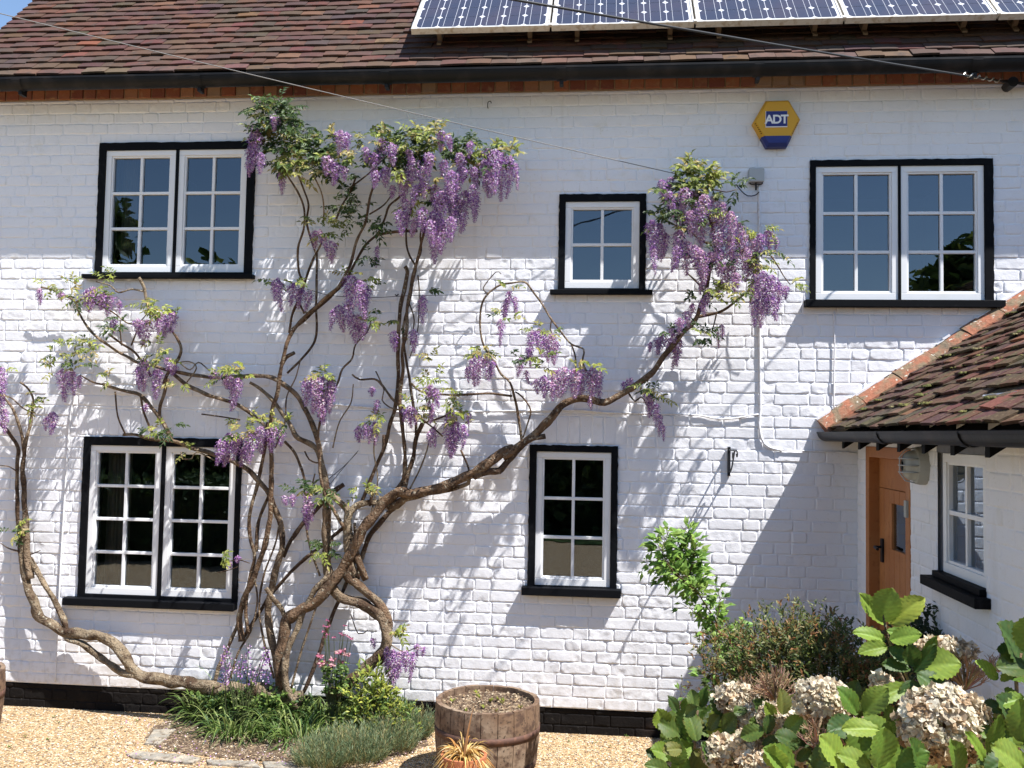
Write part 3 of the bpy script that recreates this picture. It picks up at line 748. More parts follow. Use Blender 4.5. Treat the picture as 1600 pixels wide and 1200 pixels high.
wcable([(1303, 487), (1304, 540), (1303, 600), (1303, 640)], .0045, 'wall', 'wall_cable', 'short white painted cable below the right upper window sill')
wcable([(122, 600), (113, 632), (107, 680), (102, 760), (96, 860), (91, 960), (86, 1065)], .006, 'wall', 'wall_cable', 'white painted cable running down the wall left of the lower left window')
wcable([(1150, 288), (1158, 298), (1168, 306), (1180, 305), (1186, 300)], .0035, 'iron', 'wall_cable', 'thin dark cable looping out of the wisteria to the junction box', q=.03)
wcable([(1222, 704), (1280, 705), (1338, 708)], .005, 'wall', 'wall_cable', 'thin white painted cable running from the pipe foot to the porch corner')
# training wires
mb = MB()
for pts in ([(480, 452), (520, 462), (580, 465), (640, 462), (700, 461), (760, 459)], [(513, 760), (535, 733), (560, 704)], [(509, 752), (538, 728), (558, 707)]):
    mb.tube(catmull([W(x, y, .07) for x, y in pts], .03), .0022, 5)
for x, y in ((517, 460), (620, 462), (760, 459), (512, 757)):
    P = W(x, y, .075); mb.tube([P+Vector((-.012, 0, .008)), P, P+Vector((.012, 0, .01))], .005, 5)
single(mb, 'training_wire', 'wire', 'dark training wires tying the wisteria stems to the wall', 'wire', W(517, 460, .07))
mb = MB(); P = W(765, 163, .02); mb.tube(catmull([P+Vector((-.012, .03, -.02)), P+Vector((-.012, -.01, -.02)), P+Vector((-.008, -.02, .008)), P+Vector((.008, -.02, .014)), P+Vector((.014, -.02, 0))], .005), .003, 6)
single(mb, 'wall_hook', 'iron', 'tiny black hook on the bare wall below the brick band', 'hook', P)
# hanging basket bracket
P = W(1139, 721, .02); br_ = thing('hanging_bracket', Vector((P.x, 0, P.z)), 'black wrought iron hanging basket bracket with no basket on the white wall', 'bracket')
mb = MB(); mb.box((P.x-.009, -.028, P.z-.095), (P.x+.009, -.008, P.z+.095)); mb.tube([(P.x, -.03, P.z-.07), (P.x, -.042, P.z-.07)], .009, 6); mb.tube([(P.x, -.03, P.z+.07), (P.x, -.042, P.z+.07)], .009, 6); o = part(mb, 'back_plate', 'iron', br_)
mb = MB(); mb.tube([(P.x, -.02, P.z+.075), (P.x, -.38, P.z+.075)], .0055, 6)
part(mb, 'arm', 'iron', br_)
mb = MB(); mb.tube(catmull([(P.x, -.02, P.z-.075), (P.x+.004, -.10, P.z-.05), (P.x+.003, -.2, P.z+.02), (P.x, -.28, P.z+.07)], .02), .005, 6)
sp = [(P.x+.012, -.12-.03*math.cos(t*.6)*(1-t/16), P.z+.035+.03*math.sin(t*.6)*(1-t/16)) for t in range(15)]; mb.tube(sp, .0045, 5)
mb.tube([(P.x, -.38, P.z+.075), (P.x, -.40, P.z+.06), (P.x, -.385, P.z+.04), (P.x, -.365, P.z+.055)], .005, 6)
part(mb, 'scroll_brace', 'iron', br_)
# bulkhead lamp on the porch wall
Ly = PX(1446, 727, XW).y; Lz = PX(1440, 727, XW).z
lamp = thing('bulkhead_lamp', (XW, Ly, Lz), 'round grey caged bulkhead lamp beside the wooden porch door', 'wall lamp')
def xdisc(mb, xs, rs, cy, cz, n=24, sy=.8):
    vs = []; 
    for x, r_ in zip(xs, rs):
        for k in range(n): a = 2*math.pi*k/n; vs.append((x, cy+r_*sy*math.cos(a), cz+r_*math.sin(a)))
    k = len(xs); fs = [(i*n+j, i*n+(j+1) % n, (i+1)*n+(j+1) % n, (i+1)*n+j) for i in range(k-1) for j in range(n)]
    fs += [tuple(range(n)), tuple((k-1)*n+j for j in range(n-1, -1, -1))]; mb.add(vs, fs)
mb = MB(); xdisc(mb, [XW, XW-.03, XW-.05, XW-.055], [.098, .098, .094, .088], Ly, Lz); part(mb, 'lamp_body', 'lampgrey', lamp, smooth=False)
mb = MB(); xdisc(mb, [XW-.055, XW-.085, XW-.105, XW-.115], [.080, .074, .058, .03], Ly, Lz); part(mb, 'lamp_glass', 'lampglass', lamp, smooth=True)
mb = MB()
for k in (-.035, 0, .035):
    s = math.sqrt(max(0, 1-(k/.09)**2)); mb.tube([(XW-.055, Ly-.070*s, Lz+k), (XW-.10, Ly-.062*s, Lz+k), (XW-.124, Ly-.03*s, Lz+k), (XW-.124, Ly+.03*s, Lz+k), (XW-.10, Ly+.062*s, Lz+k), (XW-.055, Ly+.070*s, Lz+k)], .0035, 6)
mb.tube([(XW-.055, Ly, Lz-.088), (XW-.10, Ly, Lz-.078), (XW-.127, Ly, Lz-.04), (XW-.127, Ly, Lz+.04), (XW-.10, Ly, Lz+.078), (XW-.055, Ly, Lz+.088)], .0035, 6)
part(mb, 'wire_cage', 'plasticgrey', lamp, smooth=True)
mb = MB(); P = PX(1417, 797, XW-.01); mb.box((XW-.02, P.y-.015, P.z-.04), (XW-.006, P.y+.02, P.z+.05)); single(mb, 'door_bell', 'lampgrey', 'small pale bell push on the edge beside the door', 'door bell', P)
# overhead cables
def sag(a, b, s, n=30): return [a.lerp(b, k/n)-Vector((0, 0, s*4*(k/n)*(1-k/n))) for k in range(n+1)]
A = W(1062, 273, .06); B = W(0, 8, 1.2); B2 = A+(B-A)*2.2
mb = MB(); mb.tube(sag(A, B2, .05), .0028, 6); single(mb, 'overhead_cable', 'cable', 'thin pale aerial cable running from the upper left down to the right wisteria', 'cable', A, smooth=True)
A = W(1566, 127, .10); B = W(842, -4, 2.2); B2 = A+(B-A)*2.2
mb = MB(); mb.tube(sag(A, B2, .03), .0062, 6)
T = []
for k in range(40): 
    P = A.lerp(B2, k/40*.055); a = k*.9; T.append(P+Vector((0, .012*math.cos(a), .012*math.sin(a))))
single(mb, 'overhead_cable', 'cableblack', 'thick dark aerial cable passing in front of the solar panels to the wall anchor', 'cable', A, smooth=True)
C = W(1578, 132, .06)
anc = thing('cable_anchor', C, 'dark round cable anchor under the gutter at the right end of the thick cable', 'anchor')
mb = MB(); mb.tube([C+Vector((0, .06, 0)), C+Vector((0, -.05, 0))], [.03, .033], 12); mb.tube([A, C+Vector((0, -.03, .01))], .01, 6); part(mb, 'anchor_eye', 'iron', anc)
mb = MB(); mb.tube(T, .004, 5); part(mb, 'wire_grip', 'alu', anc)
mb = MB(); mb.tube(catmull([C+Vector((0, -.04, .01)), W(1600, 131, .05), W(1700, 128, .05), W(1760, 200, .03)], .05), .01, 6); part(mb, 'cable_tail', 'cableblack', anc)

# ================================================================== WISTERIA
wist = thing('wisteria', W(450, 1100, .2)*1, 'old wisteria with twisted brown stems and hanging purple flowers trained over the white wall', 'climbing plant')
wbase = wloc(wist)
rgw = random.Random(99)
def bark_col(tone):
    b = {0: (.15, .095, .058), 1: (.21, .15, .098), 2: (.095, .06, .04), 3: (.25, .19, .125)}[tone]
    f = rgw.uniform(.85, 1.15); return tuple(v*f for v in b)
twigs = MB()
def stem(pts, d0, d1, q0=.06, q1=.06, tone=0, own=True, name='branch'):
    n = len(pts); ph = rgw.random()*6; P = []
    for i, (x, y) in enumerate(pts):
        t = i/(n-1); q = q0+(q1-q0)*t+.012*math.sin(ph+i*1.3); P.append(W(x, y, max(q, .02)))
    C_ = catmull(P, .022); k = len(C_); f = rgw.random()*9
    lump = .065 if d0 > 6 else .04
    R_ = [max(.0022, .46*M_PX*(d0+(d1-d0)*i/(k-1)))*(1+lump*math.sin(i*.43+f)+lump*.8*math.sin(i*1.07+f*2)) for i in range(k)]
    if d0 > 5:
        C_ = [p+Vector((math.sin(i*.7+f), 0, math.cos(i*.83+f)))*.0022*d0/12 for i, p in enumerate(C_)]
    b0 = bark_col(tone); cc = lambda i: tuple(v*(1+.12*math.sin(i*.31+f)) for v in b0)
    if own:
        mb = MB(); mb.tube(C_, R_, 12 if d0 > 9 else 8, colf=cc); part(mb, name, 'bark', wist, smooth=True, base=wbase)
    else:
        mb = MB(); mb.tube(C_, R_, 6, c=b0); part(mb, 'twig', 'bark', wist, smooth=True, base=wbase)
T_ = 'trunk'
# --- left system along the base and up the left edge
stem([(470, 1092), (430, 1083), (390, 1078), (340, 1076), (300, 1069), (265, 1063), (230, 1059), (207, 1047), (195, 1027), (180, 1007), (162, 996), (130, 991), (100, 987), (72, 971), (57, 953), (45, 920), (38, 890), (36, 850), (34, 812)], 24, 12, .16, .07, 3, name=T_)
stem([(47, 905), (42, 860), (40, 812), (37, 762), (36, 725), (40, 695), (46, 668), (50, 645), (52, 625), (44, 607), (32, 598)], 13, 3, .07, .09, 1)
stem([(212, 1055), (190, 1050), (170, 1037), (150, 1022), (130, 1007), (107, 998), (101, 975), (90, 947), (77, 925), (60, 897), (48, 872)], 12, 8, .12, .06, 3)
stem([(37, 905), (31, 850), (27, 790), (27, 725), (28, 700), (17, 680), (6, 668), (-12, 650)], 7, 6, .05, .06, 0)
stem([(38, 712), (36, 690), (31, 668), (24, 648), (14, 630), (-4, 614)], 7, 3, .08, .09, 1)
stem([(50, 645), (35, 637), (18, 622), (0, 616)], 3, 2, .08, .1, 0, False)
stem([(27, 737), (14, 729), (0, 727)], 2.5, 1.6, .06, .09, 0, False)
stem([(33, 862), (14, 857), (0, 848)], 4, 1.6, .07, .1, 2, False)
stem([(40, 868), (52, 865), (63, 860)], 3, 1.5, .07, .1, 2, False)
# --- central trunk
stem([(512, 1090), (540, 1071), (570, 1046), (594, 1024), (605, 1003), (602, 980), (592, 960), (573, 947), (550, 940), (530, 930), (517, 914), (513, 896), (510, 862), (510, 825), (511, 795)], 21, 14, .17, .10, 1, name=T_)
stem([(606, 1000), (607, 980), (602, 957), (587, 937), (572, 925), (555, 911), (542, 897), (548, 870), (553, 850)], 13, 15, .13, .13, 0)
stem([(440, 1078), (437, 1037), (440, 1010), (445, 985), (448, 967), (467, 956), (488, 944), (507, 926), (524, 904), (538, 882), (551, 862), (560, 838), (575, 817), (591, 797), (607, 779), (622, 768), (642, 772), (664, 767), (688, 762), (712, 752), (737, 740), (762, 725), (785, 707), (802, 700)], 19, 15, .17, .18, 0, name=T_)
stem([(785, 712), (800, 706), (820, 690), (840, 676), (855, 659), (870, 642), (887, 628), (905, 622), (925, 625), (945, 629), (962, 621), (980, 610), (1000, 598), (1020, 581), (1037, 557), (1055, 535), (1071, 515), (1088, 497), (1096, 478), (1102, 455), (1110, 420), (1116, 395), (1116, 370), (1110, 345), (1097, 315), (1085, 290)], 14, 4, .18, .28, 0, name=T_)
stem([(852, 682), (830, 686), (812, 700), (795, 720), (780, 735), (765, 736), (740, 745)], 8, 12, .19, .17, 2)
stem([(607, 793), (630, 781), (652, 775), (687, 767), (712, 763), (732, 755), (731, 743)], 12, 6, .14, .17, 1)
stem([(540, 826), (544, 806), (555, 792), (575, 785), (595, 787), (615, 791), (630, 781)], 11, 11, .14, .10, 3)
stem([(558, 905), (565, 872), (575, 843), (590, 821), (606, 802), (622, 790)], 8, 9, .05, .05, 2)
stem([(572, 905), (561, 880), (553, 862)], 11, 14, .09, .12, 0)
stem([(540, 1000), (555, 900), (548, 860), (543, 820), (545, 800), (538, 790), (526, 780), (511, 763), (506, 737), (497, 708), (483, 692), (462, 681), (450, 658), (437, 640), (421, 620), (400, 603), (390, 597)][2:], 13, 5, .13, .07, 3)
stem([(552, 900), (546, 870), (541, 845), (543, 820)], 12, 12, .14, .13, 3)
stem([(510, 795), (510, 765), (505, 740), (500, 712), (496, 685), (487, 661), (477, 640), (462, 616), (443, 600), (420, 589), (400, 587), (350, 590), (320, 589), (287, 583), (265, 579), (237, 571), (212, 565), (194, 555), (175, 543), (155, 530), (137, 511), (124, 490), (117, 471), (100, 461), (84, 454), (64, 448)], 10, 3, .10, .09, 1)
stem([(537, 824), (520, 795), (507, 770), (500, 740), (499, 710), (497, 680), (501, 655), (512, 625), (527, 600), (535, 577), (550, 560), (556, 538), (573, 519), (580, 505)], 6, 2.5, .15, .12, 0)
stem([(510, 902), (492, 922), (477, 950), (465, 980), (452, 1010), (445, 1040), (448, 1074), (464, 1106)], 9, 12, .17, .22, 3)
stem([(556, 868), (542, 910), (522, 955), (507, 995), (492, 1040), (474, 1082)], 6, 7, .05, .14, 2)
stem([(415, 919), (427, 935), (439, 950), (446, 968)], 7, 9, .19, .16, 3)
stem([(437, 1068), (431, 1030), (424, 995), (418, 965), (422, 935), (428, 900), (438, 868), (441, 833), (432, 800), (420, 772), (405, 752), (385, 732), (360, 720), (335, 710), (300, 700), (267, 688), (240, 687), (217, 680), (192, 679)], 13, 5, .14, .09, 1)
stem([(378, 1002), (374, 965), (384, 930), (399, 897), (411, 860), (420, 825), (423, 787), (424, 750), (424, 712), (422, 672), (425, 645), (432, 618), (437, 590), (442, 562), (450, 532), (465, 507), (487, 485), (510, 465), (530, 445), (545, 420), (552, 395), (560, 370), (572, 345), (577, 312), (584, 290), (592, 262)], 10, 3.5, .10, .28, 0)
stem([(373, 972), (356, 1012), (343, 1040), (334, 1070)], 6, 7, .08, .10, 3)
stem([(388, 990), (384, 950), (391, 900), (398, 868), (390, 837), (391, 800), (402, 758), (408, 730), (414, 700), (419, 660)], 6, 6, .12, .11, 0)
stem([(400, 862), (404, 815), (417, 782), (424, 765)], 7, 5, .10, .08, 2)
stem([(378, 1000), (400, 965), (425, 927), (447, 902), (475, 874), (505, 852), (521, 837), (545, 818)], 6, 6, .05, .06, 2)
stem([(443, 870), (457, 840), (477, 815), (500, 790), (520, 770), (537, 757)], 7, 8, .05, .10, 2)
stem([(445, 690), (460, 707), (472, 735), (478, 762)], 5, 4, .09, .10, 0)
stem([(476, 705), (483, 718), (494, 723), (500, 722)], 3, 3, .09, .1, 0, False)
# tall middle stems
stem([(563, 790), (575, 760), (587, 730), (600, 700), (610, 662), (617, 637), (622, 600), (622, 537), (625, 487), (632, 450), (637, 425), (633, 416)], 6, 7, .08, .06, 0)
stem([(600, 680), (599, 700), (596, 710)], 7, 5, .1, .09, 2, False)
stem([(620, 765), (630, 750), (633, 720), (631, 687), (626, 645), (625, 612), (630, 580), (628, 550), (635, 520), (637, 475), (647, 425), (655, 395), (661, 370), (668, 345), (688, 322), (705, 300), (730, 275)], 7, 4, .09, .32, 0)
stem([(632, 762), (637, 742), (645, 717), (650, 687), (660, 661)], 8, 7, .1, .09, 0)
stem([(650, 680), (650, 660), (646, 637), (641, 600), (633, 552), (630, 512), (640, 470), (645, 440), (650, 418), (640, 400), (635, 380), (636, 350), (645, 320)], 5, 3, .08, .1, 2)
stem([(641, 455), (651, 412), (658, 392), (657, 365), (665, 340)], 4, 3, .05, .08, 2)
stem([(638, 470), (647, 500), (641, 540)], 3, 2, .08, .08, 2, False)
stem([(653, 430), (655, 460), (652, 520), (640, 560)], 2.5, 2, .05, .05, 2, False)
stem([(457, 515), (492, 485), (520, 460), (540, 438), (555, 410), (572, 382), (590, 365), (602, 340), (608, 322), (626, 306), (645, 285)], 6, 3, .05, .26, 2)
stem([(590, 367), (617, 362), (652, 361)], 5, 5, .07, .08, 2)
stem([(475, 445), (487, 410), (500, 385), (508, 365)], 5, 2.5, .07, .09, 2)
stem([(452, 520), (457, 490), (466, 470), (475, 444), (467, 425), (466, 387), (475, 355), (475, 325), (465, 300), (450, 275), (440, 255)], 4.5, 3, .06, .3, 0)
stem([(495, 400), (480, 352), (482, 320), (474, 295), (465, 270)], 4, 3, .07, .3, 2)
stem([(449, 583), (472, 560), (490, 537), (495, 512), (494, 480), (495, 425), (495, 395)], 4, 4, .08, .08, 2)
stem([(505, 348), (506, 325), (502, 300), (487, 268)], 3, 2.5, .09, .28, 3, False)
stem([(524, 346), (535, 320), (547, 300), (557, 275)], 4, 3, .1, .25, 2)
stem([(475, 490), (470, 478), (465, 470)], 3, 2, .1, .1, 2, False)
stem([(468, 474), (475, 487), (486, 490)], 4, 4, .12, .12, 0, False)
stem([(460, 551), (447, 558), (440, 570)], 6, 8, .12, .1, 0, False)
stem([(545, 295), (575, 272), (600, 248), (620, 235)], 3, 2, .15, .3, 2, False)
stem([(720, 330), (700, 345), (670, 360)], 3, 4, .1, .1, 2, False)
stem([(577, 335), (600, 320), (615, 300)], 3, 2, .1, .1, 2, False)
for pts, a_, b_, q0_, q1_, t_ in (
    ([(455, 1075), (470, 1020), (490, 960), (505, 920), (512, 880), (520, 840)], 4, 3, .2, .14, 3), ([(428, 1060), (412, 1000), (405, 950), (412, 900), (430, 850), (438, 810)], 4, 3, .12, .1, 1),
    ([(500, 900), (486, 860), (478, 815), (484, 775), (492, 740)], 4, 2.5, .14, .1, 1), ([(560, 850), (580, 800), (590, 750), (584, 700), (592, 650)], 3, 2, .14, .1, 3),
    ([(430, 700), (445, 660), (448, 620), (462, 590), (470, 560)], 3, 2, .1, .1, 1), ([(640, 765), (655, 735), (668, 700), (672, 670)], 3, 2, .14, .12, 3),
    ([(360, 1060), (372, 1020), (392, 985), (402, 940), (398, 905)], 4, 3, .12, .1, 1), ([(520, 700), (530, 660), (548, 630), (552, 600)], 2.5, 2, .1, .12, 3)):
    stem(pts, a_, b_, q0_, q1_, t_)
# left upper
stem([(160, 600), (175, 605), (200, 612), (220, 618), (237, 637), (250, 653), (260, 670), (268, 688)], 5, 8, .08, .10, 1)
stem([(125, 586), (145, 597), (162, 601)], 2.5, 4, .1, .09, 0, False)
stem([(265, 579), (290, 600), (320, 615), (350, 625), (370, 632), (400, 652), (417, 670)], 7, 6, .09, .07, 1)
stem([(250, 655), (250, 634), (257, 614), (263, 592)], 6, 5, .10, .10, 0)
stem([(265, 512), (277, 529), (283, 545), (278, 562), (264, 580), (255, 600)], 4, 6, .12, .1, 0)
stem([(180, 612), (184, 650), (196, 679)], 3, 3, .1, .09, 0, False)
stem([(220, 620), (225, 645), (238, 677)], 4, 4, .11, .09, 0, False)
stem([(217, 434), (225, 449), (229, 470), (235, 495)], 6, 4, .10, .10, 3)
stem([(223, 455), (205, 452), (185, 457), (172, 446), (150, 440)], 3.5, 2, .1, .12, 3, False)
stem([(150, 475), (175, 487), (200, 505), (222, 505)], 3, 3, .12, .12, 0, False)
stem([(118, 473), (135, 465), (150, 475)], 4, 3, .1, .12, 0, False)
stem([(170, 522), (190, 537), (210, 550), (225, 570), (236, 588)], 4, 5, .12, .09, 0, False)
stem([(205, 540), (212, 522), (218, 505), (230, 490)], 3, 2, .12, .14, 0, False)
stem([(190, 540), (188, 520), (188, 500)], 2.5, 2, .12, .14, 2, False)
stem([(282, 568), (297, 578), (310, 566), (328, 580)], 2.5, 2, .12, .13, 3, False)
stem([(290, 600), (307, 575), (295, 565), (270, 568)], 2.5, 2, .12, .13, 3, False)
stem([(315, 647), (345, 651), (375, 656)], 2.5, 3, .07, .08, 2, False)
stem([(283, 706), (286, 717), (300, 716), (308, 706), (340, 722)], 2.5, 2, .13, .12, 3, False)
# middle right arch
stem([(775, 567), (765, 557), (755, 537), (750, 510), (752, 480), (760, 462), (780, 446), (800, 442), (820, 441), (833, 456), (847, 475), (860, 497), (876, 518), (893, 538), (912, 546), (910, 565), (918, 582), (930, 592)], 3.5, 3, .10, .2, 1)
stem([(773, 565), (783, 585), (797, 598), (805, 625), (812, 665), (817, 700)], 3.5, 5, .09, .09, 0)
stem([(805, 612), (816, 620), (829, 640), (825, 660), (817, 684)], 3, 3, .08, .09, 0, False)
stem([(893, 538), (899, 558), (900, 580)], 3, 3, .1, .12, 1, False)
stem([(862, 500), (860, 515), (868, 530)], 2.5, 2, .1, .1, 1, False)
stem([(762, 458), (755, 450), (775, 425), (783, 428)], 2, 1.5, .09, .12, 2, False)
stem([(640, 597), (660, 612), (700, 617), (737, 616), (770, 615), (800, 619)], 3.5, 4, .09, .09, 0)
stem([(550, 585), (562, 593), (585, 592), (597, 602), (612, 622), (628, 637), (640, 645)], 3, 5, .09, .1, 1)
stem([(587, 580), (592, 590), (600, 610), (597, 625), (610, 637), (625, 640)], 2.5, 2.5, .1, .1, 1, False)
stem([(660, 661), (675, 657), (690, 652), (705, 645)], 4, 3, .1, .12, 0, False)
stem([(642, 637), (655, 652), (675, 667), (692, 682)], 3.5, 3, .1, .13, 0, False)
stem([(720, 703), (731, 728), (734, 742)], 4, 4, .13, .1, 0, False)
stem([(980, 611), (992, 627), (1002, 620), (1012, 635), (1018, 650)], 3, 2.5, .1, .13, 2, False)
stem([(584, 765), (580, 780), (578, 790)], 7, 6, .12, .12, 2, False)
stem([(594, 775), (594, 790)], 6, 6, .13, .12, 2, False)
stem([(554, 817), (555, 850)], 5, 7, .13, .12, 2, False)
stem([(1088, 495), (1107, 492), (1125, 487), (1145, 475), (1160, 462), (1175, 450)], 6, 2.5, .12, .17, 0)
stem([(1120, 488), (1116, 505), (1112, 520)], 2.5, 2, .14, .15, 2, False)
stem([(1102, 455), (1088, 440), (1072, 425)], 4, 2, .13, .16, 2, False)
stem([(1112, 410), (1130, 400), (1150, 392), (1175, 385), (1195, 375)], 4, 2, .13, .18, 2, False)
stem([(1116, 385), (1095, 375), (1075, 360), (1050, 350)], 4, 2, .14, .16, 2, False)
stem([(1116, 372), (1135, 350), (1150, 340)], 3, 2, .14, .17, 2, False)
stem([(1205, 400), (1215, 415), (1225, 432), (1235, 445)], 2.5, 1.5, .15, .17, 0, False)
stem([(1085, 290), (1110, 295), (1135, 300), (1150, 296)], 2.5, 1.5, .14, .14, 2, False)
stem([(340, 895), (360, 890), (372, 885)], 2, 1.5, .1, .1, 2, False)
stem([(345, 880), (372, 875), (390, 880)], 2, 2, .1, .1, 2, False)
stem([(575, 985), (560, 990), (548, 960)], 2, 2, .1, .1, 2, False)
stem([(600, 1000), (630, 1018), (650, 1012), (662, 1014)], 2.5, 1.5, .15, .17, 3, False)

PET = [(.50, .28, .54), (.60, .38, .61), (.38, .18, .46), (.74, .56, .69), (.56, .34, .55), (.84, .72, .78), (.68, .48, .58)]
KEEL = [(.19, .075, .30), (.27, .12, .38), (.13, .05, .23)]
def floret(mb, P, out, s, rg, pink=0):
    out = out.normalized(); up = Vector((0, 0, 1)); sd = out.cross(up)
    if sd.length < .01: sd = Vector((1, 0, 0))
    sd.normalize(); sd = (sd+out*rg.uniform(-.7, .7)+Vector((0, 0, rg.uniform(-.4, .4)))).normalized(); u2 = (up*.8-out*.3+Vector((rg.uniform(-.4, .4), 0, rg.uniform(-.3, .3)))).normalized()
    c = rg.choice(PET); k = rg.choice(KEEL)
    if pink: c = (c[0]+.08*pink, c[1]+.06*pink, c[2]-.02*pink)
    f = rg.uniform(.85, 1.2); c = tuple(min(.8, v*f) for v in c)
    mb.add([P-u2*s*.15, P-sd*s*.55+u2*s*.25, P+u2*s*.75+out*s*.1, P+sd*s*.55+u2*s*.25, P+u2*s*.3-out*s*.18], [(0, 1, 4), (1, 2, 4), (2, 3, 4), (3, 0, 4)], [c]*5)
    K = P+out*s*.35-u2*s*.25; mb.add([P, K-sd*s*.22, K+out*s*.25+u2*s*.1, K+sd*s*.22, K-u2*s*.3+out*s*.1], [(0, 1, 2), (0, 2, 3), (1, 4, 2), (2, 4, 3)], [k]*5)
def raceme(mb, P, L, wd, rg, dens=1.0, pink=0):
    ax = Vector((rg.uniform(-.12, .12), rg.uniform(-.08, .04), -1)).normalized(); cv = rg.uniform(-.15, .15)
    n = int(min(400, 24+L*wd*13500*dens)); pts = []
    for k in range(9): t = k/8; pts.append(P+ax*L*t+Vector((cv*L*t*t, 0, 0)))
    mb.tube(pts, .0016, 4, c=(.22, .20, .10))
    for k in range(n):
        t = ((k+rg.random())/n)**1.05
        prof = (min(1, t*5+.25))*(1-t**1.7*.80)
        a = k*2.4+rg.uniform(-.4, .4); r_ = wd*.5*prof*rg.uniform(.35, 1.08)
        o_ = Vector((math.cos(a), math.sin(a)*.85, rg.uniform(-.15, .25)))
        Q = P+ax*L*t+Vector((cv*L*t*t, 0, 0))+o_*r_
        s = (.0150*(1-.55*t**2.5))*rg.uniform(.8, 1.25); floret(mb, Q, o_, s, rg, pink)
